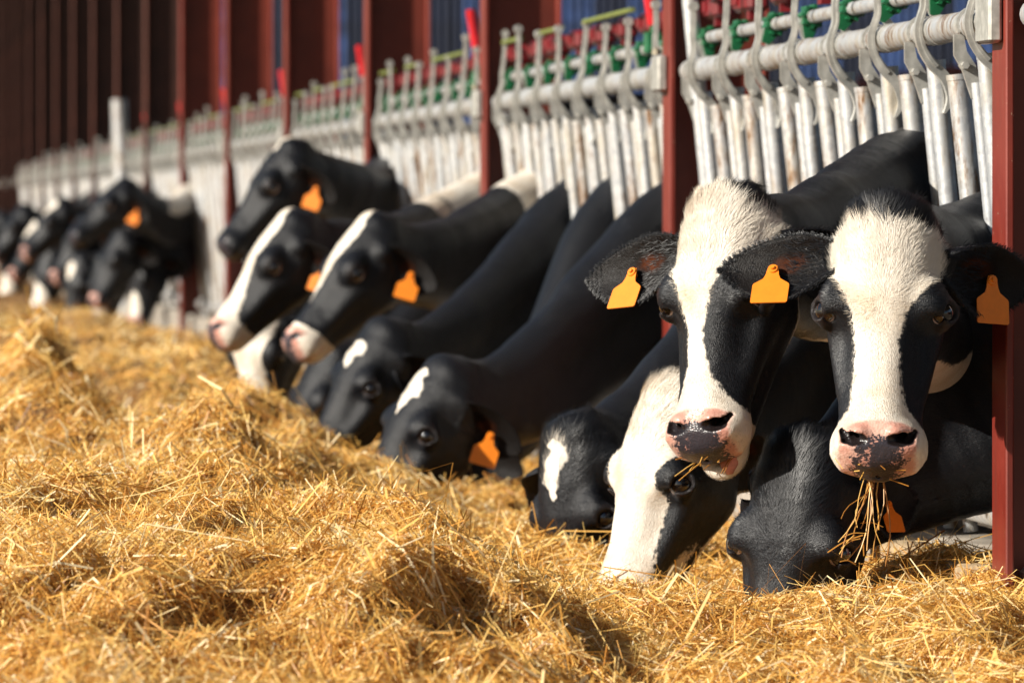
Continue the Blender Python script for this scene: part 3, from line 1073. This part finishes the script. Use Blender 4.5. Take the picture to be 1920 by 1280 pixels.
def cow(label, px, py, Z, yaw, pitch, roll, base_y, base_z=.76, res=.008, mark=m_black, tags=(1,), ears=None, jaw=0.0,
        hair=0, pink=True, spot=0.0, trunk_dy=0.0, gaze=0.0, group='black and white dairy cows feeding through the barrier', twist=0.0, tag_tilt=0.0):
    yaw, pitch, roll = map(math.radians, (yaw, pitch, roll))
    g = -FW * math.cos(yaw) - RT * math.sin(yaw)
    up = np.array([0, 0, 1.0])
    eh = math.cos(pitch) * g - math.sin(pitch) * up
    ed = math.sin(pitch) * g + math.cos(pitch) * up
    Rr = rot_axis(FW, roll)
    eh, ed = Rr @ eh, Rr @ ed
    if twist:
        ed = rot_axis(eh, math.radians(twist)) @ ed
    el = np.cross(ed, eh)
    R = np.stack([eh, el, ed], 1)                    # head -> world
    Rs = R * SC
    O = unproj(px, py, Z) - Rs @ np.array([-.035, 0, -.045])
    J = O + Rs @ np.array([.055, 0, -.135])
    base = np.array([.30, base_y, base_z])
    dist = np.linalg.norm(base - J)
    tdir = -(ed * .85 + eh * .10)
    # throat leaves the head backwards, then runs into the shoulders
    c1 = J + (tdir * .75 + (base - J) / dist * .45) * dist * .30
    c2 = base + np.array([-.35, 0, .0]) * min(1, dist / .8)
    NS = 15
    ts = np.linspace(0, 1, NS)
    C = bez(J, c1, c2, base, ts)
    tang = np.gradient(C, axis=0); tang /= np.linalg.norm(tang, axis=1)[:, None]
    dors = []
    for i in range(NS):
        a = ts[i]
        dv = (-eh) * (1 - a) + up * a * 1.2 
        dv = dv - (dv @ tang[i]) * tang[i]
        dors.append(dv / np.linalg.norm(dv))
    dors = np.array(dors)
    ru = np.interp(ts, [0, .3, 1], [.066, .078, .115]); rl = np.interp(ts, [0, .3, 1], [.080, .098, .165])
    ou = np.interp(ts, [0, .3, 1], [.030, .070, .135]); ol = np.interp(ts, [0, .3, 1], [.050, .085, .150])
    CU = C + dors * ou[:, None]; CL = C - dors * ol[:, None]
    tr0 = np.array([.75, base_y + trunk_dy * .5, base_z + .12]); tr1 = np.array([2.0, base_y + trunk_dy, base_z + .16])
    shoulder = np.array([.55, base_y + trunk_dy * .25, base_z - .02])
    fine = res < .009

    def sdf(p):
        hp = (p - O.astype(np.float32)) @ R.astype(np.float32) / SC.astype(np.float32)
        f = np.full(len(p), 1.0, np.float32)
        m = (hp[:, 0] > -.30) & (hp[:, 0] < .80) & (np.abs(hp[:, 1]) < .35) & (hp[:, 2] > -.5) & (hp[:, 2] < .25)
        if m.any():
            f[m] = head_sdf(hp[m], jaw, fine)
        cu = np.full(len(p), 1.0, np.float32); clo = cu.copy()
        for i in range(NS - 1):
            cu = np.minimum(cu, cone(p, CU[i], CU[i + 1], ru[i], ru[i + 1]))
            clo = np.minimum(clo, cone(p, CL[i], CL[i + 1], rl[i], rl[i + 1]))
        ng = smin(cu, clo, .10)
        ng = smin(ng, cone(p, base, shoulder, .26, .30), .08)
        out = smin(f, ng, .055)
        if res < .012:
            w_ = sstep(.0, .12, f)
            fold = 1 - np.abs(perlin(p[:, 0] * 9 + p[:, 2] * 4, p[:, 1] * 9, p[:, 2] * 2.2 + base_y))
            out = out + (.014 * perlin(p[:, 0] * 4 + base_y, p[:, 1] * 4, p[:, 2] * 4) + .006 * perlin(p[:, 0] * 9 + base_y, p[:, 1] * 9, p[:, 2] * 5) - .0015 * fold ** 4) * w_
        return out

    def sdf_body(p):
        f = sdf(p)
        f = smin(f, cone(p, tr0, tr1, .29, .36), .12)
        for sx in (.62, 1.95):
            for sy in (-.16, .16):
                k = tr0 + (tr1 - tr0) * ((sx - .75) / 1.25)
                a = np.array([sx, k[1] + sy, base_z - .05]); kn = np.array([sx + (.04 if sx > 1 else -.02), k[1] + sy, .42])
                ft = np.array([sx + (.0 if sx > 1 else -.01), k[1] + sy, .05])
                f = smin(f, cone(p, a, kn, .12, .055), .05)
                f = smin(f, cone(p, kn, ft, .05, .042), .03)
        return f

    tip = O + Rs @ np.array([.55, 0, -.06])
    pts = np.concatenate([CU + .13, CU - .13, CL + .2, CL - .2, [O + .2, O - .2, tip + .12, tip - .12]])
    lo = pts.min(0); hi = pts.max(0)
    hi[0] = .34
    V1, F1 = extract(sdf, lo, hi, res)
    V2, F2 = extract(sdf_body, [.30, base_y - .6 + min(0, trunk_dy), 0.02], [2.5, base_y + .6 + max(0, trunk_dy), 1.45], max(.032, res))
    keep = (V2[F2].mean(1)[:, 0] > .315)
    F2 = F2[keep]
    ears = ears or {}
    eparts = []; extras = []
    for s in (1, -1):
        az, lift, tw = ears.get(s, (1.2, -.1, .2) if s > 0 else (1.6, .1, .2))[:3]
        cup = ears.get(s, (0, 0, 0, 1.0))[3] if len(ears.get(s, (0, 0, 0))) > 3 else 1.0
        eparts.append((s,) + ear_mesh(s, az, lift, tw, ears.get('L', .215), cup))
        extras.append(ear_mesh.extra)
    Vs = [V1, V2]; Fs = [F1, F2 + len(V1)]
    nn = len(V1) + len(V2)
    earflag = [np.zeros(nn)]
    for s, ev, ef, inn, eu, tp, dirh in eparts:
        Vs.append(O + ev @ Rs.T); Fs.append(ef + nn); nn += len(ev)
        earflag.append(np.where(inn > .5, inn, .3))
    V = np.concatenate(Vs); F = np.concatenate(Fs)
    earflag = np.concatenate(earflag)
    HP = (V - O) @ R / SC
    h, l, d = HP.T
    # neck parameters
    fh = np.full(len(V), 9.0)
    hp = HP[:, 0]
    dd = ((V[:, None, :] - C[None]) ** 2).sum(-1)
    ix = dd.argmin(1)
    t = ts[ix]
    v = ((V - C[ix]) * dors[ix]).sum(1) / (ou[ix] + ru[ix])
    headw = (d > -.26) & (h > -.08) & (np.abs(l) < .125) & ((d > -.12) | (h > .13))
    t = np.where(headw | (earflag > .05), 0, np.maximum(t, .06))
    t = np.where(V[:, 0] > .3, 1.0, t)
    wmask = mark(h, l, d, t, v, V).astype(np.float32)
    wmask = np.where(earflag > .05, -.1, wmask)
    # nose pad, upper lip, chin skin
    pad = np.minimum(h - (.462 + .25 * np.maximum(0, np.abs(l) - .035)), .070 - np.abs(l)) 
    pad = np.minimum(pad, d + .128)
    if not pink:
        pkm = np.minimum(pad, h - .49)
    else:
        pkm = pad
    pkm = np.where(earflag > .05, -.1, pkm)
    spc = spot + sstep(.468, .515, h) * 1.5 - 1.0 + .5 * perlin(h * 38, l * 38, d * 38) - np.maximum(0, np.abs(l) - .02) * 26
    if not pink: spc = spc * 0 + 3
    ea = np.abs(l)
    er = np.sqrt((h - EYE[0]) ** 2 * .55 + (ea - EYE[1] - .008) ** 2 + (d - EYE[2] - .008) ** 2)
    rim = 1 - sstep(.020, .036, er)
    q = np.stack([h, ea, d], 1)
    nosd = np.minimum(np.minimum(cone(q, (.507, .028, -.020), (.500, .052, -.034), .0105, .0115), cone(q, (.500, .052, -.034), (.476, .062, -.050), .010, .005)),
               cone(q, (.506, .042, -.024), (.462, .040, -.060), .012, .008))
    rim = np.maximum(rim, 1 - sstep(-.001, .006, nosd))
    rim = np.where(earflag > .05, 0, rim)
    org = np.array([.0, base_y, 0])
    me = mesh_from('cow', V - org, F, M_COAT, True)
    fattr(me, 'white', wmask); fattr(me, 'pink', pkm); fattr(me, 'ear', earflag); fattr(me, 'spot', spc); fattr(me, 'rim', rim)
    rest = np.where((t < .03)[:, None], HP, V - org)
    vattr(me, 'rest', rest)
    o = link('cow', me, None, org)
    tag(o, label, 'cow', group)
    # eyes
    if res < .02:
        for s in (1, -1):
            e = link('eye', ME_EYE, o)
            pos = O + Rs @ ((EYE + EYE_G * -.0028) * np.array([1, s, 1]))
            gx = R @ np.array([.10, s * .80, .55 + gaze])
            gx /= np.linalg.norm(gx)
            gz = eh - (eh @ gx) * gx; gz /= np.linalg.norm(gz)
            M = np.eye(4); M[:3, 0] = gx * .0262; M[:3, 1] = np.cross(gz, gx) * .0262; M[:3, 2] = gz * .0262; M[:3, 3] = pos - org
            e.matrix_local = Matrix(M.tolist())
    # ear tags
    for s, ev, ef, inn, eu, tp, dirh in eparts:
        if s not in tags: continue
        pos = O + Rs @ tp
        nrm = R @ dirh((0, -.1, 1.0)); nrm /= np.linalg.norm(nrm)
        if nrm @ (CAMP - pos) < 0 and abs(nrm @ ((CAMP - pos) / np.linalg.norm(CAMP - pos))) > .6: pass
        dn = R @ dirh((-.0, -1.0, 0)); dn = dn * .6 + np.array([0, 0, -.7])
        dn = dn - (dn @ nrm) * nrm; dn /= np.linalg.norm(dn)
        dn = dn + .38 * nrm; dn /= np.linalg.norm(dn); nrm = nrm - (nrm @ dn) * dn; nrm /= np.linalg.norm(nrm)
        if tag_tilt: dn = rot_axis(nrm, math.radians(tag_tilt)) @ dn
        X = np.cross(dn, nrm) * -1
        M = np.eye(4); M[:3, 0] = X; M[:3, 1] = -nrm; M[:3, 2] = -dn; M[:3, 3] = pos + nrm * .014 - org
        if np.linalg.det(M[:3, :3]) < 0: M[:3, 0] *= -1
        M[:3, :3] *= ears.get('T', 1.0)
        te = link('ear_tag', ME_TAG, o); te.matrix_local = Matrix(M.tolist())
        link('tag_button', ME_TAGB, te)
    # hair
    if hair:
        rg = np.random.default_rng(int(px))
        nf = len(F1)
        fc = V1[F1]
        area = .5 * (np.linalg.norm(np.cross(fc[:, 1] - fc[:, 0], fc[:, 2] - fc[:, 0]), axis=1) + np.linalg.norm(np.cross(fc[:, 2] - fc[:, 0], fc[:, 3] - fc[:, 0]), axis=1))
        cenh = (fc.mean(1) - O) @ R / SC
        tf = t[F1[:, 0]]
        wgt = area * np.where(tf < .03, 1.0, .28)
        wgt = wgt * np.where((tf < .03) & (cenh[:, 0] < .12) & (cenh[:, 2] > -.14), 2.2, 1.0)
        bad = (pkm[F1[:, 0]] > -.004) | (rim[F1[:, 0]] > .15)
        wgt = np.where(bad, 0, wgt)
        pick = rg.choice(nf, hair, p=wgt / wgt.sum())
        uv = rg.uniform(0, 1, (hair, 2))
        a, b_, c, d_ = [fc[pick, i] for i in range(4)]
        Pt = (a * (1 - uv[:, :1]) + b_ * uv[:, :1]) * (1 - uv[:, 1:]) + (d_ * (1 - uv[:, :1]) + c * uv[:, :1]) * uv[:, 1:]
        N = np.cross(c - a, d_ - b_); N /= np.linalg.norm(N, axis=1)[:, None] + 1e-9
        hp = (Pt - O) @ R / SC
        hh, hl, hd = hp.T
        whorl = np.array([.215, 0])
        away = np.stack([hh - whorl[0], hl * 1.3], 1)
        rr = np.linalg.norm(away, axis=1)[:, None] + 1e-6
        away /= rr
        swirl = np.stack([-away[:, 1], away[:, 0]], 1)
        fl2 = away + swirl * .5 * np.exp(-rr / .05)
        fl = fl2[:, :1] * eh + fl2[:, 1:] * el + .0 * ed
        tt2 = t[F1[pick, 0]]
        ixx = ix[F1[pick, 0]]
        fl = np.where((tt2 > .03)[:, None], tang[ixx] - .4 * dors[ixx], fl)
        cl = perlin(hh * 30, hl * 42, hd * 30)
        top = np.interp(hh, [0, .16], [1.5, .7])[:, None]
        fl = fl + (cl[:, None] * top) * el + .5 * top * perlin(hl * 36, hh * 30, hd * 30 + 9)[:, None] * eh
        Lh = np.interp(hh, [-.1, -.03, .03, .10, .18, .26, .5], [.038, .042, .036, .024, .014, .008, .007])
        Lh = np.where(hd < -.14, .012, Lh)
        Lh = np.where(tt2 > .03, .012, Lh) * rg.uniform(.6, 1.25, hair)
        A_ = [Pt - org, N, fl, Lh, wmask[F1[pick, 0]], pkm[F1[pick, 0]], rest[F1[pick, 0]] + rg.normal(size=(hair, 3)) * .01]
        for (s, ev, ef, inn, eu, tp, dirh), (ctr, wv) in zip(eparts, extras):
            wt = (np.abs(wv) > .8) * 1.0 + (eu > .85) * .8 + ((inn > .5) & (eu < .45)) * .55 + .05
            m = hair // 16
            pk_ = rg.choice(len(ev), m, p=wt / wt.sum())
            Pe = O + (ev[pk_] + rg.normal(size=(m, 3)) * .0022) @ Rs.T
            out_ = (ev[pk_] - ctr[pk_]) @ Rs.T
            out_ /= np.linalg.norm(out_, axis=1)[:, None] + 1e-6
            axd = R @ dirh((1, 0, 0)); nd = R @ dirh((0, 0, 1))
            edge_ = (np.abs(wv[pk_]) > .75) | (eu[pk_] > .85)
            fl_ = out_ * np.where(edge_, 1.0, .2)[:, None] + axd * .8 + rg.normal(size=(m, 3)) * .25
            N_ = nd[None] * np.where(inn[pk_] > .5, 1, -1)[:, None] + 0 * fl_
            L_ = np.where(edge_, rg.uniform(.004, .009, m), rg.uniform(.008, .022, m))
            for q_, v_ in enumerate((Pe - org, N_, fl_, L_, np.full(m, -.1), np.full(m, -.1), rg.normal(size=(m, 3)) * .2)):
                A_[q_] = np.concatenate([A_[q_], v_])
        hm = hair_mesh(*A_, .00055, rg)
        ho = link('coat_hair', hm, o); tag(ho, kind='stuff')
    return o, O, Rs


# ------------------------------------------------------------------ straw heights
MOUNDS = [(-.84, 16.6, .17, .7, .065), (-.84, 19.2, .17, .8, .06), (-.64, 13.9, .15, .4, .06), (-.66, 12.75, .12, .3, .035),
          (-.02, 12.45, .22, .55, .11), (-.35, 12.2, .2, .3, .03), (-1.68, 20.0, .19, 1.5, .25), (-1.34, 21.0, .13, 2.6, -.14), (-1.08, 18.2, .20, .9, .10), (-1.14, 12.9, .17, .34, .085),
          (-.86, 12.75, .12, .3, -.02), (-1.40, 15.2, .18, .6, .11), (-1.14, 15.1, .1, .5, -.05), (-1.6, 12.0, .18, .45, .09), (-.75, 11.3, .25, .28, .045),
          (-.30, 11.2, .22, .28, .035), (-1.72, 16.6, .16, .8, .10), (-1.25, 10.5, .17, .35, .07), (-1.12, 16.2, .13, .4, .07), (-1.4, 22.0, .16, 1.0, -.06),
          (-1.45, 13.4, .14, .4, .07), (-1.0, 10.0, .2, .4, -.04), (-.6, 10.2, .18, .3, .03), (-1.18, 17.2, .1, .5, -.06)]


def straw_h(x, y):
    x = np.asarray(x, np.float32); y = np.asarray(y, np.float32)
    edge = -.60 - .16 * sstep(15.2, 13.4, y) + .62 * sstep(20.5, 26, y) + .10 * perlin(y * .9, y * 0 + 3.3, y * 0)
    fill = sstep(edge + .18, edge - .72, x)
    z = .02 + .19 * fill
    # in front of the right column the feed is pushed up to the kerb
    fr = sstep(12.05, 11.35, y) * sstep(-1.35, -.85, x)
    z = np.maximum(z, .085 * fr + .02 * (1 - fr))
    z = z - .10 * sstep(11.3, 9.2, y)
    big = fbm(x * 1.7 + 2, y * .8, 0 * x, 2)
    z = z + .060 * big * (.35 + .65 * fill)
    md = fbm(x * 3.6, y * 2.0, 0 * x + 4, 3)
    z = z + (.080 * (1 - np.abs(md) * 2.2) - .045) * (.5 + .5 * fill)
    for mx, my, mr, ml, ma in MOUNDS:
        z = z + ma * np.exp(-((x - mx) / mr) ** 2 - ((y - my) / ml) ** 2)
    z = z - .08 * sstep(28, 34, y)
    return z


def build_straw():
    ys = np.concatenate([np.arange(7.5, 16, .03), np.arange(16, 30, .07), np.arange(30, 90, .3)])
    xs = np.arange(-3.2, .06, .03)
    X, Y = np.meshgrid(xs, ys, indexing='ij')
    Zh = straw_h(X.ravel(), Y.ravel()).reshape(X.shape) - .012
    Zh = Zh + .012 * perlin(X * 22, Y * 16, 0 * X)
    V = np.stack([X, Y, Zh], -1).reshape(-1, 3)
    ny = len(ys)
    i, j = np.meshgrid(np.arange(len(xs) - 1), np.arange(ny - 1), indexing='ij')
    a = (i * ny + j).ravel()
    F = np.stack([a, a + ny, a + ny + 1, a + 1], 1)
    o = link('straw_bed', mesh_from('straw_bed', V, F, M_BED, True))
    tag(o, kind='stuff')
    # loose stems
    def stems(n, y0, y1, lscale, wscale, seed, lift=1.0, x0=-2.6, x1=.05):
        rg = np.random.default_rng(seed)
        u = rg.uniform(0, 1, n)
        y = 1 / (1 / y0 + u * (1 / y1 - 1 / y0))             # even density in the picture
        xl = np.maximum(x0, CX + .0 * y)
        x = rg.uniform(0, 1, n) * (x1 - xl) + xl
        z = straw_h(x, y) + rg.uniform(-.022, .012, n) * lift
        e = .02
        gx = (straw_h(x + e, y) - straw_h(x - e, y)) / (2 * e); gy = (straw_h(x, y + e) - straw_h(x, y - e)) / (2 * e)
        gx = np.clip(gx, -.8, .8); gy = np.clip(gy, -.8, .8)
        az = rg.uniform(0, 2 * np.pi, n) * .75 + 2.6 * fbm(x * 3.0, y * 2.0, 0 * x + 20, 2)
        elv = rg.normal(0, .30, n) + .05
        spike = rg.uniform(0, 1, n) < .045
        elv = np.where(spike, rg.uniform(.4, 1.1, n), elv)
        dx, dy = np.cos(az) * np.cos(elv), np.sin(az) * np.cos(elv)
        dz = np.sin(elv) + (gx * dx + gy * dy)
        D = np.stack([dx, dy, dz], 1)
        L = np.exp(rg.normal(math.log(.048), .58, n)) * lscale
        flake = rg.uniform(0, 1, n) < .05
        L = np.clip(L, .015, .2)
        Wd = rg.uniform(.0005, .0015, n) * wscale * np.where(flake, 2.1, 1.0)
        N = rg.normal(size=(n, 3)) + np.array([-.4, -.5, .9])
        Sd = np.cross(D, N); Sd /= np.linalg.norm(Sd, axis=1)[:, None] + 1e-9
        P = np.stack([x, y, z], 1)
        bend = rg.normal(size=(n, 3)) * .10
        kink = rg.uniform(0, 1, n) < .2
        bend = np.where(kink[:, None], bend * 2.5, bend)
        p0 = P - D * L[:, None] * .5; p2 = P + D * L[:, None] * .5
        p1 = P + bend * L[:, None] + np.array([0, 0, .004])
        Sd = Sd * Wd[:, None]
        roof = np.cross(Sd, D); 
        VV = np.stack([p0 - Sd, p0 + Sd, p1 - Sd, p1 + Sd, p2 - Sd * .7, p2 + Sd * .7], 1).reshape(-1, 3)
        k = np.arange(n)[:, None] * 6
        FF = np.concatenate([k + np.array([[0, 1, 3, 2]]), k + np.array([[2, 3, 5, 4]])])
        patch = fbm(x * 2.2, y * 1.4, 0 * x + 40, 2)
        tone = np.clip(rg.beta(2.0, 1.8, n) * .92 + .05 + .22 * patch, 0, 1)
        tone = np.where((rg.uniform(0, 1, n) < .04) | flake, rg.uniform(.7, 1, n), tone)
        return VV, FF, np.repeat(tone, 6)
    parts = [stems(430000, 8.3, 13.5, 1.0, 1.0, 11), stems(160000, 12.5, 20, 1.15, 1.3, 12), stems(44000, 19, 45, 1.5, 2.4, 13, 1.5)]
    off = 0; VV = []; FF = []; TT = []
    for v_, f_, t_ in parts:
        VV.append(v_); FF.append(f_ + off); TT.append(t_); off += len(v_)
    me = mesh_from('loose_straw', np.concatenate(VV), np.concatenate(FF), M_STRAW, False)
    fattr(me, 'tone', np.concatenate(TT))
    tag(link('loose_straw', me), kind='stuff')


build_straw()


def wisp(label, stems, cat='straw', group=None):
    """stems: list of 3D polylines (world); each a bent blade"""
    rg = np.random.default_rng(len(label))
    b = MB(); tones = []
    for s in stems:
        n0 = b.n
        s = np.asarray(s, float)
        t = np.linspace(0, 1, len(s)); tt = np.linspace(0, 1, 7)
        P = np.stack([np.interp(tt, t, s[:, i]) for i in range(3)], 1)
        P[1:-1] = (P[:-2] + 2 * P[1:-1] + P[2:]) / 4
        b.tube(P, np.full(7, rg.uniform(.0007, .0015)), 5)
        tones += [rg.uniform(.15, .7)] * (b.n - n0)
    org = np.asarray(stems[0][0])
    b.v = [v_ - org.astype(np.float32) for v_ in b.v]
    me = b.mesh('straw_wisp', M_STRAW, True)
    fattr(me, 'tone', tones)
    o = link('straw_wisp', me, None, org)
    tag(o, label, cat, group)
    return o


# ------------------------------------------------------------------ the herd
E_FWD = {1: (.35, .05, .25), -1: (.35, .05, .25)}
cowB, OB, RB = cow('right front cow with broad white blaze and straw hanging from its mouth', 1666, 378, 12.0, 7, 66, 1, 12.95, .66, .004, m_front_right,
                   (1, -1), {-1: (.12, -.03, -.05, .95), 1: (.62, .12, .5, 1.1), 'L': .215}, hair=85000, spot=.12, gaze=.5, trunk_dy=.05)
cowA, OA, RA = cow('left front cow with creamy forehead and open mouth showing its tongue', 1352, 360, 12.5, 33, 67, -7, 13.75, .83, .004, m_front_left,
                   (-1,), {-1: (.12, -.06, .0, .95), 1: (1.0, -.05, .2), 'L': .250}, jaw=.020, hair=85000, spot=.36, gaze=.4, trunk_dy=.35)
cow('black cow eating with its head low between the two front cows', 1506, 818, 12.4, 25, 79, 5, 12.55, .54, .0055, m_black, (1,),
    {1: (1.1, .45, .3), -1: (1.65, .3, .2), 'L': .185, 'T': .7}, hair=36000, pink=False, trunk_dy=-.25)
cow('white faced cow eating in the straw under the left front cow chin', 1258, 712, 13.25, 54, 70, 0, 14.15, .72, .0055, m_white_face, (),
    {1: (1.4, -.2, .3), -1: (1.75, .2, .2)}, hair=36000, spot=.0, trunk_dy=.5)
cow('black cow with a creamy forehead streak eating left of the white faced cow', 1056, 792, 14.3, 50, 84, -7, 15.1, .74, .006, star(.0, .16, .03), (),
    {1: (1.3, .0, .2), -1: (.35, -.75, .2, 1.2)}, hair=12000, pink=False)
cow('black cow with white forehead patch and orange tag, eating in mid row', 838, 672, 17.15, 62, 70, 14, 17.75, .74, .008, star(.02, .19, .036), (1,),
    {1: (1.2, -.2, .2, .6), -1: (1.7, .0, .2)}, pink=False)
cow('black cow head hidden low behind the mid row cow, only its sloping neck showing', 850, 735, 18.5, 70, 66, 8, 19.2, .76, .012, m_black, (),
    None, pink=False)
cow('black cow with small white forehead mark eating at the pile edge', 722, 600, 19.5, 60, 70, 12, 20.25, .76, .008, star(.06, .19, .03), (),
    {1: (1.2, .1, .2), -1: (1.7, .1, .2)}, pink=False)
cow('black cow with slanting white blaze and pink nose, head raised above its neighbours', 705, 402, 20.5, 66, 56, 2, 21.3, .80, .009,
    neck_patch(long_blaze([.0, .03, .05, .045, .025, .008, -.01, .03, .06], True), .60, 1.2, .30), (1,), {1: (1.2, -.08, .2, .6), -1: (1.7, .1, .2)})
cow('cow with long broad white blaze to its pink muzzle, head stretched left', 552, 396, 21.9, 70, 57, 2, 22.9, .80, .010,
    neck_patch(long_blaze([.0, .03, .055, .05, .04, .045, .06, .10, .12], True), .50, 1.2, .25, 4), (1,), {1: (1.1, -.25, .2, .6), -1: (1.7, .1, .2)})
cow('black cow holding its head highest, with a white patch on its poll', 548, 262, 25.4, 74, 57, 2, 27.6, .92, .010,
    star(-.06, .06, .045), (1,), {1: (1.2, -.25, .2, .6), -1: (1.7, .1, .2)}, pink=False)
cow('white faced cow eating with its head straight down below the long blaze cow', 482, 552, 22.8, 40, 84, 0, 23.9, .74, .010,
    long_blaze([.07, .09, .09, .085, .06, .06, .08, .12, .12], True), (), {1: (1.2, .0, .2), -1: (1.6, .1, .2)})
cow('black cow muzzle deep in straw with only an orange tag low down', 622, 640, 21.6, 62, 72, 6, 22.1, .72, .012, m_black, (1,),
    {1: (1.0, -.5, .2, .6), -1: (1.6, .1, .2)}, pink=False)
cow('distant black cow with raised head and one orange tag beside the seventh column', 238, 336, 40.4, 70, 44, 0, 42.75, .92, .016,
    neck_patch(m_black, .2, .6, .5, 2), (1,), {1: (1.2, -.3, .2, .6), -1: (1.7, .2, .2)}, pink=False)
LOW = lambda w: long_blaze([-.1, -.1, -.1, -.1, -.06, w * .6, w, w, w], False)
FARL = [
    ('distant cow eating, its white lower face nearest to the seventh column', 268, 462, 42.3, 44, 80, 0, 42.9, .74, LOW(.05), ()),
    ('distant cow eating, second white lower face left of the seventh column', 196, 476, 43.6, 40, 80, 0, 44.3, .74, LOW(.06), ()),
    ('distant cow head raised, white patch across its neck at far left', 118, 372, 47.5, 70, 52, 0, 48.4, .90, neck_patch(star(.0, .2, .05), .1, .6, .1, 7), ()),
    ('farthest raised black cow head against the left end of the barrier', 45, 384, 54.0, 70, 56, 0, 55.2, .88, m_black, ()),
    ('distant cow eating with cream face below the raised far left heads', 92, 462, 48.5, 52, 74, 0, 49.5, .74, LOW(.09), ()),
    ('leftmost white faced cow eating at the picture edge', 26, 452, 54.0, 50, 76, 0, 55.0, .74, LOW(.09), ()),
    ('distant black cow eating between two white faced ones', 146, 478, 45.5, 50, 78, 0, 46.3, .74, star(.02, .18, .04), ()),
    ('cow head cut by the left picture edge, raised and black with white muzzle', 4, 398, 58.0, 70, 58, 0, 59.2, .88, LOW(.08), ()),
    ('distant black cow with lowered head just under the raised tagged one', 228, 430, 42.0, 64, 66, 0, 42.6, .80, m_black, ()),
    ('distant black cow half raised behind the cream faced eater', 160, 404, 46.0, 66, 60, 0, 46.8, .84, neck_patch(m_black, .1, .5, .3, 3), ()),
    ('distant black cow half raised at far left with small white star', 76, 410, 51.0, 66, 60, 0, 51.8, .84, star(.0, .2, .05), ()),
]
for lab, px, py, Z, yw, pt, rl_, by, bz, mk, tg in FARL:
    cow(lab, px, py, Z * .975, yw, pt, rl_, by, bz, .02, mk, tg, None)

# tongue of the left front cow
b = MB()
tt = np.linspace(0, 1, 9)
b.tube(np.stack([.44 + .135 * tt, .010 + .012 * tt, -.118 - .004 * tt - .022 * tt ** 2], 1), np.interp(tt, [0, .6, .9, 1], [.018, .024, .018, .006]), 14)
vv = np.concatenate(b.v)
vv[:, 2] = -.125 + (vv[:, 2] + .125) * .6
vv = OA + vv @ RA.T - np.array(cowA.location)
b.v = [vv.astype(np.float32)]
link('tongue', b.mesh('tongue', M_TONGUE, True, 120), cowA)

# straw held in mouths and stuck on noses
rg = np.random.default_rng(5)


def hp(O, R, p):
    return O + R @ np.asarray(p, float)


st = []
root = hp(OB, RB, (.555, -.01, -.115))
for i in range(13):
    a = root + np.array([rg.normal(0, .014), rg.normal(0, .008), 0])
    ln = rg.uniform(.06, .20)
    sx = rg.normal(-.02, .035)
    st.append([a + np.array([0, .01, .012]), a + np.array([sx * .1 + rg.normal(0, .010), -.01, -ln * .3]),
               a + np.array([sx * .55 + rg.normal(0, .014), rg.normal(-.01, .01), -ln * .65]), a + np.array([sx, rg.normal(-.01, .014), -ln])])
a = root + np.array([-.020, -.01, -.11])
for i in range(11):
    q = a + np.array([rg.normal(0, .014), rg.normal(0, .006), rg.uniform(-.05, .05)])
    e = np.array([rg.normal(-.01, .035), rg.normal(0, .01), rg.uniform(-.05, .01)])
    st.append([q, q + e * .5 + np.array([0, 0, .006]), q + e])
wisp('wisp of straw hanging from the right front cow mouth', st)
st = []
root = hp(OA, RA, (.535, -.03, -.125))
for i in range(9):
    a = root + RA @ np.array([0, rg.uniform(-.01, .075), rg.normal(0, .004)])
    e = np.array([rg.uniform(-.075, -.01), -.02, rg.uniform(-.05, .0)])
    st.append([a, a + e * .5 + np.array([0, 0, .006]), a + e])
wisp('straw stems sticking out of the left front cow mouth', st)
for (OO, RR, lab) in ((OA, RA, 'bits of chaff stuck on the left front cow speckled nose'), (OB, RB, 'bits of chaff stuck on the right front cow nose')):
    st = []
    for i in range(16):
        a = hp(OO, RR, (.535 + rg.uniform(-.02, .02), rg.normal(0, .028), -.083 + rg.uniform(-.02, .025)))
        dv = RR @ np.array([rg.normal(0, .012), rg.normal(0, .014), rg.normal(0, .008)])
        off = RR @ np.array([.010, 0, .006])
        st.append([a + off, a + off + dv * .5, a + off + dv])
    wisp(lab, st)
